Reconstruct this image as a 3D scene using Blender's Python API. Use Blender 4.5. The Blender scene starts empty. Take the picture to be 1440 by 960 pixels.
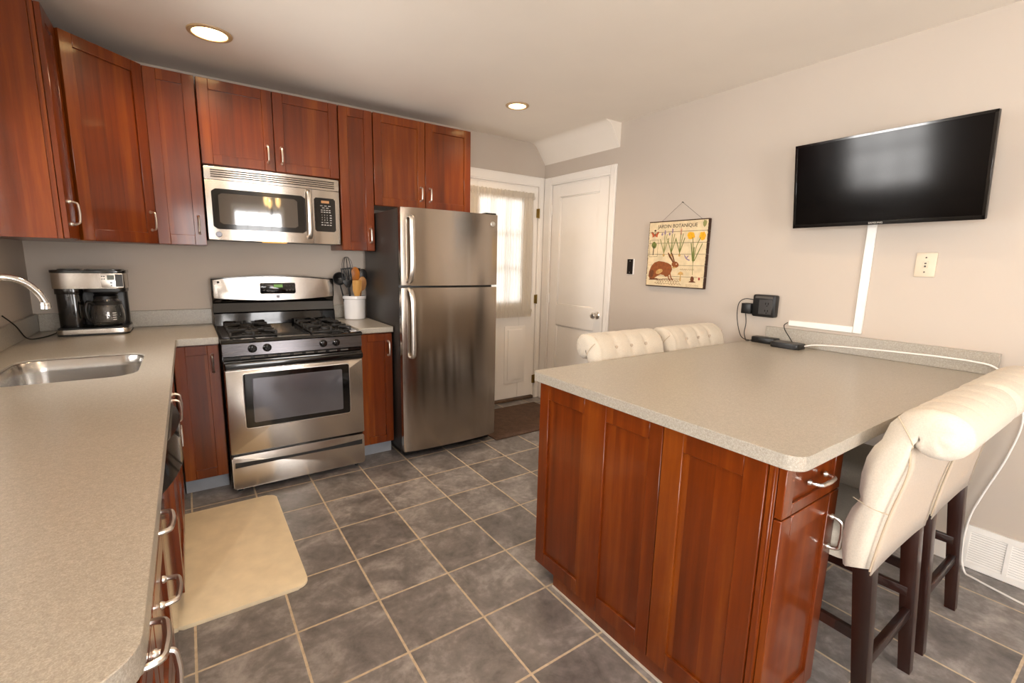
import bpy, bmesh, math, random
from mathutils import Vector, Matrix
random.seed(7)
SC = bpy.context.scene
COL = SC.collection
PI = math.pi

def lin(h):
    h = h.lstrip('#')
    return tuple((lambda c: c / 12.92 if c <= .04045 else ((c + .055) / 1.055) ** 2.4)(int(h[i:i + 2], 16) / 255) for i in (0, 2, 4))

# ------------------------------------------------------------------ camera, world, daylight, exposure
W, H = 3.6365, 2.464            # right wall, ceiling
YR = -6.3                        # rear wall behind the camera
cd = bpy.data.cameras.new('camera')
cam = bpy.data.objects.new('camera', cd); COL.objects.link(cam)
yaw, pitch, roll, fpx = -.60836, -.16681, .022455, 654.93
F = Vector((-math.sin(yaw) * math.cos(pitch), math.cos(yaw) * math.cos(pitch), math.sin(pitch)))
R0 = Vector((math.cos(yaw), math.sin(yaw), 0)); U0 = R0.cross(F)
Rv = math.cos(roll) * R0 + math.sin(roll) * U0
Uv = -math.sin(roll) * R0 + math.cos(roll) * U0
m = Matrix((Rv, Uv, -F)).transposed().to_4x4(); m.translation = Vector((.72968, -3.68348, 1.35601))
cam.matrix_world = m
cd.sensor_width = 36; cd.lens = fpx / 1440 * 36; cd.clip_start = .02
SC.camera = cam
SC.view_settings.view_transform = 'Standard'; SC.view_settings.look = 'None'
SC.view_settings.gamma = 1; SC.view_settings.use_curve_mapping = False
SC.view_settings.exposure = 0.06
wd = bpy.data.worlds.new('sky'); SC.world = wd; wd.use_nodes = True
bg = wd.node_tree.nodes['Background']; bg.inputs[0].default_value = (.95, .97, 1, 1); bg.inputs[1].default_value = 4.0

def area(name, loc, direction, sx, sy, power, color=(1, 1, 1)):
    l = bpy.data.lights.new(name, 'AREA'); l.shape = 'RECTANGLE'; l.size = sx; l.size_y = sy; l.energy = power; l.color = color
    o = bpy.data.objects.new(name, l); COL.objects.link(o); o.location = loc
    o.rotation_euler = Vector(direction).to_track_quat('-Z', 'Y').to_euler(); return o
# daylight standing outside each window of the room
DAY = (1.0, .965, .93)
area('daylight_sink_window', (-.14, -1.35, 1.52), (1, 0, .15), .75, .85, 52, DAY)
area('daylight_side_window', (-.14, -4.32, 1.45), (1, 0, .45), 1.9, 1.4, 88, DAY)
area('daylight_rear_window', (1.45, YR - .14, 1.35), (0, 1, .25), 1.6, 1.6, 85, DAY)

# ------------------------------------------------------------------ mesh helpers
def BM(): return bmesh.new()

def box(bm, x0, x1, y0, y1, z0, z1, bev=0, seg=1):
    vs = [bm.verts.new((x, y, z)) for x in (x0, x1) for y in (y0, y1) for z in (z0, z1)]
    fs = [(0, 1, 3, 2), (4, 6, 7, 5), (0, 4, 5, 1), (2, 3, 7, 6), (0, 2, 6, 4), (1, 5, 7, 3)]
    ff = [bm.faces.new([vs[i] for i in f]) for f in fs]
    if bev:
        es = list({e for f in ff for e in f.edges})
        r = bmesh.ops.bevel(bm, geom=es, offset=bev, segments=seg, profile=.5, affect='EDGES')
    return vs

def prism(bm, pts, a, b, ax='z', bev=0, seg=2):
    """polygon pts (2d) extruded from a to b along ax; 2d axes are the other two in xyz order"""
    def P(p, t):
        return {'z': (p[0], p[1], t), 'y': (p[0], t, p[1]), 'x': (t, p[0], p[1])}[ax]
    lo = [bm.verts.new(P(p, a)) for p in pts]; hi = [bm.verts.new(P(p, b)) for p in pts]
    n = len(pts)
    f1 = bm.faces.new(lo); f2 = bm.faces.new(hi[::-1]); fs = [f1, f2]
    for i in range(n): fs.append(bm.faces.new((lo[i], hi[i], hi[(i + 1) % n], lo[(i + 1) % n])))
    if bev:
        es = list(f1.edges) + list(f2.edges)
        bmesh.ops.bevel(bm, geom=es, offset=bev, segments=seg, profile=.5, affect='EDGES')
    return fs

def rrect(x0, x1, y0, y1, r, n=5):
    out = []
    for cx, cy, a0 in ((x1 - r, y1 - r, 0), (x0 + r, y1 - r, PI / 2), (x0 + r, y0 + r, PI), (x1 - r, y0 + r, 1.5 * PI)):
        for i in range(n + 1):
            a = a0 + PI / 2 * i / n; out.append((cx + r * math.cos(a), cy + r * math.sin(a)))
    return out

def circle(cx, cy, r, n=20, r2=None):
    return [(cx + r * math.cos(2 * PI * i / n), cy + (r2 or r) * math.sin(2 * PI * i / n)) for i in range(n)]

def cyl(bm, c, r, h, ax='z', n=20, r2=None, bev=0):
    r2 = r if r2 is None else r2
    ring = []
    for t, rr in ((0, r), (h, r2)):
        row = []
        for i in range(n):
            a = 2 * PI * i / n; u, v = rr * math.cos(a), rr * math.sin(a)
            d = {'z': (u, v, t), 'y': (u, t, v), 'x': (t, u, v)}[ax]
            row.append(bm.verts.new((c[0] + d[0], c[1] + d[1], c[2] + d[2])))
        ring.append(row)
    f1 = bm.faces.new(ring[0]); f2 = bm.faces.new(ring[1][::-1])
    for i in range(n): bm.faces.new((ring[0][i], ring[1][i], ring[1][(i + 1) % n], ring[0][(i + 1) % n]))
    if bev: bmesh.ops.bevel(bm, geom=list(f1.edges) + list(f2.edges), offset=bev, segments=2, profile=.5, affect='EDGES')

def lathe(bm, prof, c=(0, 0, 0), n=32, ax='z'):
    rows = []
    for r, t in prof:
        row = []
        for i in range(n):
            a = 2 * PI * i / n; u, v = max(r, 1e-4) * math.cos(a), max(r, 1e-4) * math.sin(a)
            d = {'z': (u, v, t), 'y': (u, t, v), 'x': (t, u, v)}[ax]
            row.append(bm.verts.new((c[0] + d[0], c[1] + d[1], c[2] + d[2])))
        rows.append(row)
    for a, b in zip(rows, rows[1:]):
        for i in range(n): bm.faces.new((a[i], b[i], b[(i + 1) % n], a[(i + 1) % n]))
    if prof[0][0] > 1e-3: bm.faces.new(rows[0])
    if prof[-1][0] > 1e-3: bm.faces.new(rows[-1][::-1])

def smooth_path(pts, k=6):
    pts = [Vector(p) for p in pts]
    if len(pts) < 3: return pts
    out = []
    for i in range(len(pts) - 1):
        p0 = pts[max(i - 1, 0)]; p1 = pts[i]; p2 = pts[i + 1]; p3 = pts[min(i + 2, len(pts) - 1)]
        for j in range(k):
            t = j / k
            out.append(.5 * ((2 * p1) + (p2 - p0) * t + (2 * p0 - 5 * p1 + 4 * p2 - p3) * t * t + (3 * p1 - p0 - 3 * p2 + p3) * t ** 3))
    out.append(pts[-1]); return out

def tube(bm, pts, r, n=8, closed=False, sx=1.0, up=None):
    """sweep a circle (sx flattens it along the first normal) along pts; r a number or a list"""
    pts = [Vector(p) for p in pts]; N = len(pts)
    rs = r if isinstance(r, (list, tuple)) else [r] * N
    nrm = None; rows = []
    for i, p in enumerate(pts):
        if closed: t = (pts[(i + 1) % N] - pts[i - 1]).normalized()
        else: t = (pts[min(i + 1, N - 1)] - pts[max(i - 1, 0)]).normalized()
        if nrm is None:
            a = Vector(up) if up else (Vector((0, 0, 1)) if abs(t.z) < .9 else Vector((1, 0, 0)))
            nrm = (a - t * a.dot(t)).normalized()
        else: nrm = (nrm - t * nrm.dot(t)).normalized()
        b = t.cross(nrm)
        rows.append([bm.verts.new(p + nrm * (rs[i] * sx * math.cos(2 * PI * k / n)) + b * (rs[i] * math.sin(2 * PI * k / n))) for k in range(n)])
    M = N if closed else N - 1
    for i in range(M):
        a, b = rows[i], rows[(i + 1) % N]
        for k in range(n): bm.faces.new((a[k], a[(k + 1) % n], b[(k + 1) % n], b[k]))
    if not closed: bm.faces.new(rows[0][::-1]); bm.faces.new(rows[-1])

def bar(bm, p, q, w, d, w2=None, d2=None, bev=.002):
    """straight rectangular bar between two points, upright ends (world axes)"""
    w2 = w if w2 is None else w2; d2 = d if d2 is None else d2
    p, q = Vector(p), Vector(q); t = (q - p)
    k = max(range(3), key=lambda i: abs(t[i])); o = [i for i in range(3) if i != k]
    rows = []
    for c, ww, dd in ((p, w, d), (q, w2, d2)):
        row = []
        for a, b in ((-1, -1), (1, -1), (1, 1), (-1, 1)):
            v = c.copy(); v[o[0]] += a * ww / 2; v[o[1]] += b * dd / 2; row.append(bm.verts.new(v))
        rows.append(row)
    fs = [bm.faces.new(rows[0]), bm.faces.new(rows[1][::-1])]
    for i in range(4): fs.append(bm.faces.new((rows[0][i], rows[1][i], rows[1][(i + 1) % 4], rows[0][(i + 1) % 4])))
    if bev: bmesh.ops.bevel(bm, geom=list({e for f in fs for e in f.edges}), offset=bev, segments=2, profile=.5, affect='EDGES')

def origin_of(o):
    v = Vector((0, 0, 0))
    while o is not None: v += Vector(o.location); o = o.parent
    return v

def obj(name, bm, mat, parent=None, sharp=38, xf=None, flat=False, bevmod=0, recalc=True):
    """link the bmesh (given in world coordinates) as ONE mesh object"""
    if xf is not None: bmesh.ops.transform(bm, matrix=xf, verts=bm.verts)
    if recalc: bmesh.ops.recalc_face_normals(bm, faces=bm.faces)
    if parent is None:
        xs = [v.co.x for v in bm.verts]; ys = [v.co.y for v in bm.verts]; zs = [v.co.z for v in bm.verts]
        L = Vector(((min(xs) + max(xs)) / 2, (min(ys) + max(ys)) / 2, min(zs)))
    else: L = origin_of(parent)
    bmesh.ops.translate(bm, vec=-L, verts=bm.verts)
    me = bpy.data.meshes.new(name); bm.to_mesh(me); bm.free()
    if not flat:
        me.shade_smooth(); me.set_sharp_from_angle(angle=math.radians(sharp))
    o = bpy.data.objects.new(name, me); COL.objects.link(o); me.materials.append(mat)
    if parent is None: o.location = L
    else: o.parent = parent
    if bevmod:
        b = o.modifiers.new('bevel', 'BEVEL'); b.width = bevmod; b.segments = 3; b.limit_method = 'ANGLE'; b.angle_limit = math.radians(50)
    return o

def tag(o, label, cat, group=None):
    o['label'] = label; o['category'] = cat
    if group: o['group'] = group
    return o

def thing(name, label, cat, loc, group=None):
    o = bpy.data.objects.new(name, None); COL.objects.link(o); o.location = loc; o.empty_display_size = .05
    return tag(o, label, cat, group)

def struct(name, bm, mat, parent=None, label=None, **k):
    o = obj(name, bm, mat, parent, **k); o['kind'] = 'structure'
    if label: o['label'] = label
    return o

def face(origin, u, out):
    """matrix: local (a along u, b outwards, c up) -> world"""
    u, out = Vector(u).normalized(), Vector(out).normalized()
    mm = Matrix((u, out, Vector((0, 0, 1)))).transposed().to_4x4(); mm.translation = Vector(origin); return mm

def text_bm(s, size, mm, depth=.0006, align='CENTER'):
    c = bpy.data.curves.new('t', 'FONT'); c.body = s; c.size = size; c.extrude = depth; c.align_x = align; c.align_y = 'CENTER'; c.resolution_u = 3
    o = bpy.data.objects.new('t', c); COL.objects.link(o)
    dg = bpy.context.evaluated_depsgraph_get(); me = bpy.data.meshes.new_from_object(o.evaluated_get(dg))
    bm = BM(); bm.from_mesh(me); bpy.data.objects.remove(o); bpy.data.curves.remove(c); bpy.data.meshes.remove(me)
    # text lies in local xy, facing +z -> a, c, b
    bmesh.ops.transform(bm, matrix=mm @ Matrix(((1, 0, 0, 0), (0, 0, 1, 0), (0, 1, 0, 0), (0, 0, 0, 1))), verts=bm.verts)
    return bm

# ------------------------------------------------------------------ materials
def new_mat(name):
    m = bpy.data.materials.new(name); m.use_nodes = True
    nt = m.node_tree; return m, nt, nt.nodes['Principled BSDF']

def N(nt, t, **k):
    n = nt.nodes.new(t)
    for a, v in k.items(): setattr(n, a, v)
    return n

def noise(nt, scale, detail=3, vec=None, rough=.5):
    n = N(nt, 'ShaderNodeTexNoise'); n.inputs['Scale'].default_value = scale; n.inputs['Detail'].default_value = detail; n.inputs['Roughness'].default_value = rough
    if vec is not None: nt.links.new(vec, n.inputs['Vector'])
    return n

def ramp(nt, src, stops):
    r = N(nt, 'ShaderNodeValToRGB'); e = r.color_ramp.elements
    while len(e) < len(stops): e.new(.5)
    for i, (p, c) in enumerate(stops): e[i].position = p; e[i].color = (*c, 1)
    nt.links.new(src, r.inputs[0]); return r

def mapping(nt, src, scale):
    mp = N(nt, 'ShaderNodeMapping'); mp.inputs['Scale'].default_value = scale; nt.links.new(src, mp.inputs[0]); return mp.outputs[0]

def bump(nt, b, src, strength, dist=.002):
    n = N(nt, 'ShaderNodeBump'); n.inputs['Strength'].default_value = strength; n.inputs['Distance'].default_value = dist
    nt.links.new(src, n.inputs['Height']); nt.links.new(n.outputs[0], b.inputs['Normal'])

def paint(name, hexc, rough=.5, metal=0, var=.06, scale=9, coat=0, spec=.5, bmp=0, ior=None):
    m, nt, b = new_mat(name); c = lin(hexc)
    tc = N(nt, 'ShaderNodeTexCoord'); n = noise(nt, scale, 4, tc.outputs['Object'])
    r = ramp(nt, n.outputs[0], [(.3, tuple(x * (1 - var) for x in c)), (.7, tuple(min(1, x * (1 + var)) for x in c))])
    nt.links.new(r.outputs[0], b.inputs['Base Color'])
    b.inputs['Roughness'].default_value = rough; b.inputs['Metallic'].default_value = metal
    b.inputs['Coat Weight'].default_value = coat; b.inputs['Coat Roughness'].default_value = .05; b.inputs['Specular IOR Level'].default_value = spec
    if ior: b.inputs['IOR'].default_value = ior
    if bmp: bump(nt, b, noise(nt, scale * 25, 3, tc.outputs['Object']).outputs[0], bmp, .001)
    return m

def wood(name, dark, mid, light, rough=.28, coat=.4, board=.085, streak=.5):
    m, nt, b = new_mat(name)
    tc = N(nt, 'ShaderNodeTexCoord'); oi = N(nt, 'ShaderNodeObjectInfo')
    sp = N(nt, 'ShaderNodeSeparateXYZ'); nt.links.new(tc.outputs['Object'], sp.inputs[0])
    ad = N(nt, 'ShaderNodeMath', operation='ADD'); nt.links.new(sp.outputs[0], ad.inputs[0]); nt.links.new(sp.outputs[1], ad.inputs[1])
    rn = N(nt, 'ShaderNodeMath', operation='MULTIPLY_ADD'); nt.links.new(oi.outputs['Random'], rn.inputs[0]); rn.inputs[1].default_value = 7.0; nt.links.new(ad.outputs[0], rn.inputs[2])
    dv = N(nt, 'ShaderNodeMath', operation='DIVIDE'); nt.links.new(rn.outputs[0], dv.inputs[0]); dv.inputs[1].default_value = board
    fl = N(nt, 'ShaderNodeMath', operation='FLOOR'); nt.links.new(dv.outputs[0], fl.inputs[0])
    wn = N(nt, 'ShaderNodeTexWhiteNoise', noise_dimensions='1D'); nt.links.new(fl.outputs[0], wn.inputs['W'])
    cb = N(nt, 'ShaderNodeCombineXYZ'); nt.links.new(rn.outputs[0], cb.inputs[0]); nt.links.new(wn.outputs[0], cb.inputs[1]); nt.links.new(sp.outputs[2], cb.inputs[2])
    g = noise(nt, 1, 5, mapping(nt, cb.outputs[0], (26, 9, 1.6)), .6)
    g2 = noise(nt, 1, 3, mapping(nt, cb.outputs[0], (190, 5, 5)), .6)
    a1 = N(nt, 'ShaderNodeMath', operation='MULTIPLY_ADD'); nt.links.new(wn.outputs[0], a1.inputs[0]); a1.inputs[1].default_value = streak; nt.links.new(g.outputs[0], a1.inputs[2])
    a2 = N(nt, 'ShaderNodeMath', operation='MULTIPLY_ADD'); nt.links.new(g2.outputs[0], a2.inputs[0]); a2.inputs[1].default_value = .10; nt.links.new(a1.outputs[0], a2.inputs[2])
    lo = .22; hi = .78 + streak + .1
    r = ramp(nt, a2.outputs[0], [(0, lin(dark)), (.5, lin(mid)), (1, lin(light))])
    mr = N(nt, 'ShaderNodeMapRange'); mr.inputs[1].default_value = lo; mr.inputs[2].default_value = hi
    nt.links.new(a2.outputs[0], mr.inputs[0]); nt.links.new(mr.outputs[0], r.inputs[0])
    nt.links.new(r.outputs[0], b.inputs['Base Color'])
    b.inputs['Roughness'].default_value = rough; b.inputs['Coat Weight'].default_value = coat; b.inputs['Coat Roughness'].default_value = .10; b.inputs['Specular IOR Level'].default_value = .3
    bump(nt, b, g2.outputs[0], .025, .001)
    return m

ANR = 0.25
def steel(name, hexc, rough=.24, streak_axis='x', aniso=.0, amt=.05):
    """brushed metal: fine streaks along streak_axis"""
    m, nt, b = new_mat(name); tc = N(nt, 'ShaderNodeTexCoord')
    sc = {'x': (.6, .6, 420), 'z': (420, 420, 2), 'n': (30, 30, 30)}[streak_axis]
    n = noise(nt, 1, 3, mapping(nt, tc.outputs['Object'], sc))
    c = lin(hexc)
    r = ramp(nt, n.outputs[0], [(.25, tuple(x * .985 for x in c)), (.75, tuple(min(1, x * 1.015) for x in c))]); nt.links.new(r.outputs[0], b.inputs['Base Color'])
    mr = N(nt, 'ShaderNodeMapRange'); mr.inputs[3].default_value = rough - amt; mr.inputs[4].default_value = rough + amt
    nt.links.new(n.outputs[0], mr.inputs[0]); nt.links.new(mr.outputs[0], b.inputs['Roughness'])
    b.inputs['Metallic'].default_value = 1; b.inputs['Anisotropic'].default_value = aniso
    if aniso:
        tg = N(nt, 'ShaderNodeTangent', direction_type='RADIAL', axis='Z'); nt.links.new(tg.outputs[0], b.inputs['Tangent']); b.inputs['Anisotropic Rotation'].default_value = ANR
    return m

def emit(name, color, strength):
    m, nt, b = new_mat(name); b.inputs['Base Color'].default_value = (*color, 1)
    b.inputs['Emission Color'].default_value = (*color, 1); b.inputs['Emission Strength'].default_value = strength; return m

def glass(name, tint=(1, 1, 1), rough=0.0):
    m, nt, b = new_mat(name); b.inputs['Base Color'].default_value = (*tint, 1); b.inputs['Transmission Weight'].default_value = 1
    b.inputs['Roughness'].default_value = rough; b.inputs['IOR'].default_value = 1.45; return m

def pane_mat():
    m, nt, b = new_mat('window_glass'); out = nt.nodes['Material Output']
    t = N(nt, 'ShaderNodeBsdfTransparent'); g = N(nt, 'ShaderNodeBsdfGlossy'); g.inputs['Roughness'].default_value = .02
    fr = N(nt, 'ShaderNodeFresnel'); mx = N(nt, 'ShaderNodeMixShader')
    nt.links.new(fr.outputs[0], mx.inputs[0]); nt.links.new(t.outputs[0], mx.inputs[1]); nt.links.new(g.outputs[0], mx.inputs[2]); nt.links.new(mx.outputs[0], out.inputs[0]); return m

def tile_mat():
    m, nt, b = new_mat('slate_tile'); T = .30704; gx, gy = 1.27047, -.78128
    ge = N(nt, 'ShaderNodeNewGeometry'); sp = N(nt, 'ShaderNodeSeparateXYZ'); nt.links.new(ge.outputs['Position'], sp.inputs[0])
    ids, edges = [], []
    for k, g0 in ((0, gx), (1, gy)):
        s = N(nt, 'ShaderNodeMath', operation='SUBTRACT'); nt.links.new(sp.outputs[k], s.inputs[0]); s.inputs[1].default_value = g0
        d = N(nt, 'ShaderNodeMath', operation='DIVIDE'); nt.links.new(s.outputs[0], d.inputs[0]); d.inputs[1].default_value = T
        f = N(nt, 'ShaderNodeMath', operation='FLOOR'); nt.links.new(d.outputs[0], f.inputs[0]); ids.append(f)
        fr = N(nt, 'ShaderNodeMath', operation='FRACT'); nt.links.new(d.outputs[0], fr.inputs[0])
        c = N(nt, 'ShaderNodeMath', operation='SUBTRACT'); nt.links.new(fr.outputs[0], c.inputs[0]); c.inputs[1].default_value = .5
        a = N(nt, 'ShaderNodeMath', operation='ABSOLUTE'); nt.links.new(c.outputs[0], a.inputs[0]); edges.append(a)
    mx = N(nt, 'ShaderNodeMath', operation='MAXIMUM'); nt.links.new(edges[0].outputs[0], mx.inputs[0]); nt.links.new(edges[1].outputs[0], mx.inputs[1])
    wob = noise(nt, 60, 2, ge.outputs['Position']); wa = N(nt, 'ShaderNodeMath', operation='MULTIPLY_ADD'); nt.links.new(wob.outputs[0], wa.inputs[0]); wa.inputs[1].default_value = .006; nt.links.new(mx.outputs[0], wa.inputs[2])
    gm = N(nt, 'ShaderNodeMapRange'); gm.inputs[1].default_value = .4875; gm.inputs[2].default_value = .491; nt.links.new(wa.outputs[0], gm.inputs[0])
    cb = N(nt, 'ShaderNodeCombineXYZ'); nt.links.new(ids[0].outputs[0], cb.inputs[0]); nt.links.new(ids[1].outputs[0], cb.inputs[1])
    wn = N(nt, 'ShaderNodeTexWhiteNoise', noise_dimensions='3D'); nt.links.new(cb.outputs[0], wn.inputs['Vector'])
    off = N(nt, 'ShaderNodeVectorMath', operation='MULTIPLY_ADD'); nt.links.new(wn.outputs['Color'], off.inputs[0]); off.inputs[1].default_value = (9, 9, 9); nt.links.new(ge.outputs['Position'], off.inputs[2])
    n1 = noise(nt, 6.5, 8, off.outputs[0], .62); n1.inputs['Distortion'].default_value = .6
    n2 = noise(nt, 30, 6, off.outputs[0], .65)
    s1 = N(nt, 'ShaderNodeMath', operation='MULTIPLY_ADD'); nt.links.new(n2.outputs[0], s1.inputs[0]); s1.inputs[1].default_value = .45; nt.links.new(n1.outputs[0], s1.inputs[2])
    s2 = N(nt, 'ShaderNodeMath', operation='MULTIPLY_ADD'); nt.links.new(wn.outputs['Value'], s2.inputs[0]); s2.inputs[1].default_value = .12; nt.links.new(s1.outputs[0], s2.inputs[2])
    mr = N(nt, 'ShaderNodeMapRange'); mr.inputs[1].default_value = .45; mr.inputs[2].default_value = 1.12; nt.links.new(s2.outputs[0], mr.inputs[0])
    tr = ramp(nt, mr.outputs[0], [(0, lin(TILE[0])), (.5, lin(TILE[1])), (1, lin(TILE[2]))])
    gr = ramp(nt, noise(nt, 40, 3, ge.outputs['Position']).outputs[0], [(.3, lin('#b3a188')), (.7, lin('#ccbba2'))])
    mix = N(nt, 'ShaderNodeMix', data_type='RGBA'); nt.links.new(gm.outputs[0], mix.inputs[0]); nt.links.new(tr.outputs[0], mix.inputs[6]); nt.links.new(gr.outputs[0], mix.inputs[7])
    nt.links.new(mix.outputs[2], b.inputs['Base Color'])
    rr = N(nt, 'ShaderNodeMapRange'); rr.inputs[3].default_value = .38; rr.inputs[4].default_value = .85; nt.links.new(gm.outputs[0], rr.inputs[0]); nt.links.new(rr.outputs[0], b.inputs['Roughness'])
    hh = N(nt, 'ShaderNodeMath', operation='MULTIPLY_ADD'); nt.links.new(gm.outputs[0], hh.inputs[0]); hh.inputs[1].default_value = -1.2; nt.links.new(n2.outputs[0], hh.inputs[2])
    bump(nt, b, hh.outputs[0], .25, .003)
    return m

def quartz_mat():
    m, nt, b = new_mat('speckled_quartz'); tc = N(nt, 'ShaderNodeTexCoord')
    n = noise(nt, 420, 2, tc.outputs['Object'], .7); n2 = noise(nt, 170, 2, tc.outputs['Object'], .6)
    a = N(nt, 'ShaderNodeMath', operation='MULTIPLY_ADD'); nt.links.new(n2.outputs[0], a.inputs[0]); a.inputs[1].default_value = .6; nt.links.new(n.outputs[0], a.inputs[2])
    r = ramp(nt, a.outputs[0], [(.55, lin(QUARTZ[0])), (.8, lin(QUARTZ[1])), (1.0, lin(QUARTZ[2]))]); nt.links.new(r.outputs[0], b.inputs['Base Color'])
    b.inputs['Roughness'].default_value = .3; b.inputs['Specular IOR Level'].default_value = .55
    return m

def fabric_mat(name, hexc, rough=.9):
    m, nt, b = new_mat(name); tc = N(nt, 'ShaderNodeTexCoord'); c = lin(hexc)
    n = noise(nt, 1, 3, mapping(nt, tc.outputs['Object'], (500, 500, 160))); n2 = noise(nt, 1, 3, mapping(nt, tc.outputs['Object'], (160, 160, 600)))
    a = N(nt, 'ShaderNodeMath', operation='ADD'); nt.links.new(n.outputs[0], a.inputs[0]); nt.links.new(n2.outputs[0], a.inputs[1])
    mr = N(nt, 'ShaderNodeMapRange'); mr.inputs[1].default_value = .6; mr.inputs[2].default_value = 1.4; nt.links.new(a.outputs[0], mr.inputs[0])
    r = ramp(nt, mr.outputs[0], [(0, tuple(x * .86 for x in c)), (1, tuple(min(1, x * 1.1) for x in c))]); nt.links.new(r.outputs[0], b.inputs['Base Color'])
    b.inputs['Roughness'].default_value = rough; b.inputs['Sheen Weight'].default_value = .15
    bump(nt, b, a.outputs[0], .12, .001); return m

def curtain_mat():
    m, nt, b = new_mat('sheer_curtain'); out = nt.nodes['Material Output']; tc = N(nt, 'ShaderNodeTexCoord')
    n = noise(nt, 1, 3, mapping(nt, tc.outputs['Object'], (260, 260, 30)))
    d = N(nt, 'ShaderNodeBsdfDiffuse'); d.inputs[0].default_value = (*lin('#e9e2d8'), 1)
    t = N(nt, 'ShaderNodeBsdfTranslucent'); t.inputs[0].default_value = (*lin('#efe9df'), 1); tr = N(nt, 'ShaderNodeBsdfTransparent')
    m1 = N(nt, 'ShaderNodeMixShader'); m1.inputs[0].default_value = .68; nt.links.new(d.outputs[0], m1.inputs[1]); nt.links.new(t.outputs[0], m1.inputs[2])
    mr = N(nt, 'ShaderNodeMapRange'); mr.inputs[3].default_value = .0; mr.inputs[4].default_value = .07; nt.links.new(n.outputs[0], mr.inputs[0])
    m2 = N(nt, 'ShaderNodeMixShader'); nt.links.new(mr.outputs[0], m2.inputs[0]); nt.links.new(m1.outputs[0], m2.inputs[1]); nt.links.new(tr.outputs[0], m2.inputs[2])
    nt.links.new(m2.outputs[0], out.inputs[0]); return m

def rug_mat(name, a_, b_):
    m, nt, b = new_mat(name); tc = N(nt, 'ShaderNodeTexCoord'); n = noise(nt, 150, 4, tc.outputs['Object'], .8); n2 = noise(nt, 18, 3, tc.outputs['Object'])
    a = N(nt, 'ShaderNodeMath', operation='MULTIPLY_ADD'); nt.links.new(n2.outputs[0], a.inputs[0]); a.inputs[1].default_value = .4; nt.links.new(n.outputs[0], a.inputs[2])
    r = ramp(nt, a.outputs[0], [(.45, lin(a_)), (.95, lin(b_))]); nt.links.new(r.outputs[0], b.inputs['Base Color'])
    b.inputs['Roughness'].default_value = .95; bump(nt, b, n.outputs[0], .6, .004); return m

TILE = ('#4a4645', '#7b7674', '#b4aeab')
QUARTZ = ('#90897d', '#a19a8e', '#b5aea2')
M = dict(
    wall=paint('greige_wall_paint', '#bfb3a6', .6, var=.015, scale=3, bmp=.03),
    ceil=paint('ceiling_paint', '#ece3d7', .7, var=.015, scale=3, bmp=.03),
    trim=paint('white_trim_paint', '#efe9e1', .35, var=.015, scale=5),
    cherry=wood('cherry_wood', '#451b05', '#6b2c08', '#8e4a12', streak=.32),
    cherry_dark=wood('cherry_toe', '#4c200b', '#6b3010', '#824418', rough=.45, streak=.3),
    espresso=wood('espresso_wood', '#160a07', '#26110b', '#3c1c12', rough=.35, board=.3),
    bamboo=wood('bamboo', '#b07c3c', '#c8944e', '#dcae68', rough=.5, coat=0, board=.02),
    spoonwood=wood('spoon_wood', '#9a5618', '#b86c22', '#cf8a3c', rough=.45, coat=.1, board=.05),
    tanwood=wood('tan_wood', '#93663c', '#ad7b4b', '#c2925f', rough=.55, coat=0, board=.05),
    threshold=wood('threshold_wood', '#3c2c20', '#5a4432', '#77593f', rough=.5, board=.2),
    tile=tile_mat(), quartz=quartz_mat(),
    steel=steel('brushed_steel', '#cfc8c0', .26, 'x', .9, .004),
    steel_v=steel('brushed_steel_fridge', '#b3a99e', .17, 'x', .9, .004),
    sink=steel('sink_steel', '#b9b6b2', .24, 'x'),
    nickel=steel('satin_nickel', '#e2dcd4', .3, 'n', amt=.03),
    chrome=steel('chrome', '#dcdcdc', .1, 'n', amt=.02),
    brass=steel('aged_brass', '#8c7440', .3, 'n', amt=.03),
    black=paint('black_enamel', '#0b0a0a', .12, coat=.4),
    blacksat=paint('black_satin_plastic', '#111010', .38),
    blackmat=paint('cast_iron', '#17130f', .6, bmp=.2),
    charcoal=paint('charcoal_side', '#2c2825', .38, bmp=.1),
    ctrl=steel('dark_steel', '#5d5a5c', .28, 'x'),
    ovenglass=paint('oven_glass', '#77777e', .08, metal=.55, var=.02),
    mwglass=paint('microwave_window', '#2a2725', .05, spec=.9, coat=.6, ior=2.0),
    screen=paint('tv_screen', '#080606', .12, spec=.22),
    ink=paint('dark_ink', '#2e2419', .7),
    print_white=paint('panel_print', '#b8b4ae', .5),
    lcd=paint('lcd_grey', '#6e7468', .3),
    lcd_green=emit('clock_digits', (.25, .5, .12), .06),
    amber=emit('clock_amber', (.4, .2, .08), .10),
    white_plastic=paint('white_plastic', '#eeeae4', .4),
    almond=paint('almond_plastic', '#d6c7b0', .4),
    bronze=paint('dark_bronze', '#2d2622', .35, metal=.6),
    ceramic=paint('white_ceramic', '#e2dedb', .18, var=.01, coat=.5),
    fabric=fabric_mat('cream_linen', '#c9bfaf'),
    fabric_shaded=fabric_mat('cream_linen_shaded', '#bfae9b'),  # same cream linen, with the shade of the stool rear in its colour
    seam=paint('seam_thread', '#b5a48c', .9),
    curtain=curtain_mat(),
    rug=rug_mat('brown_rug_pile', '#33231a', '#6d5240'),
    mat=paint('cream_cushion_mat', '#e2d2b2', .5, var=.07, scale=14, bmp=.12),
    toe=paint('grey_toe_kick', '#8d929a', .4),
    grey=paint('slot_shadow_grey', '#4e4a45', .8),
    pane=pane_mat(), clear=glass('carafe_glass', (.96, .94, .92)),
    coffee=paint('coffee', '#1a0c06', .1),
    caulk=paint('white_caulk', '#cfc6ba', .6),
)

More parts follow.
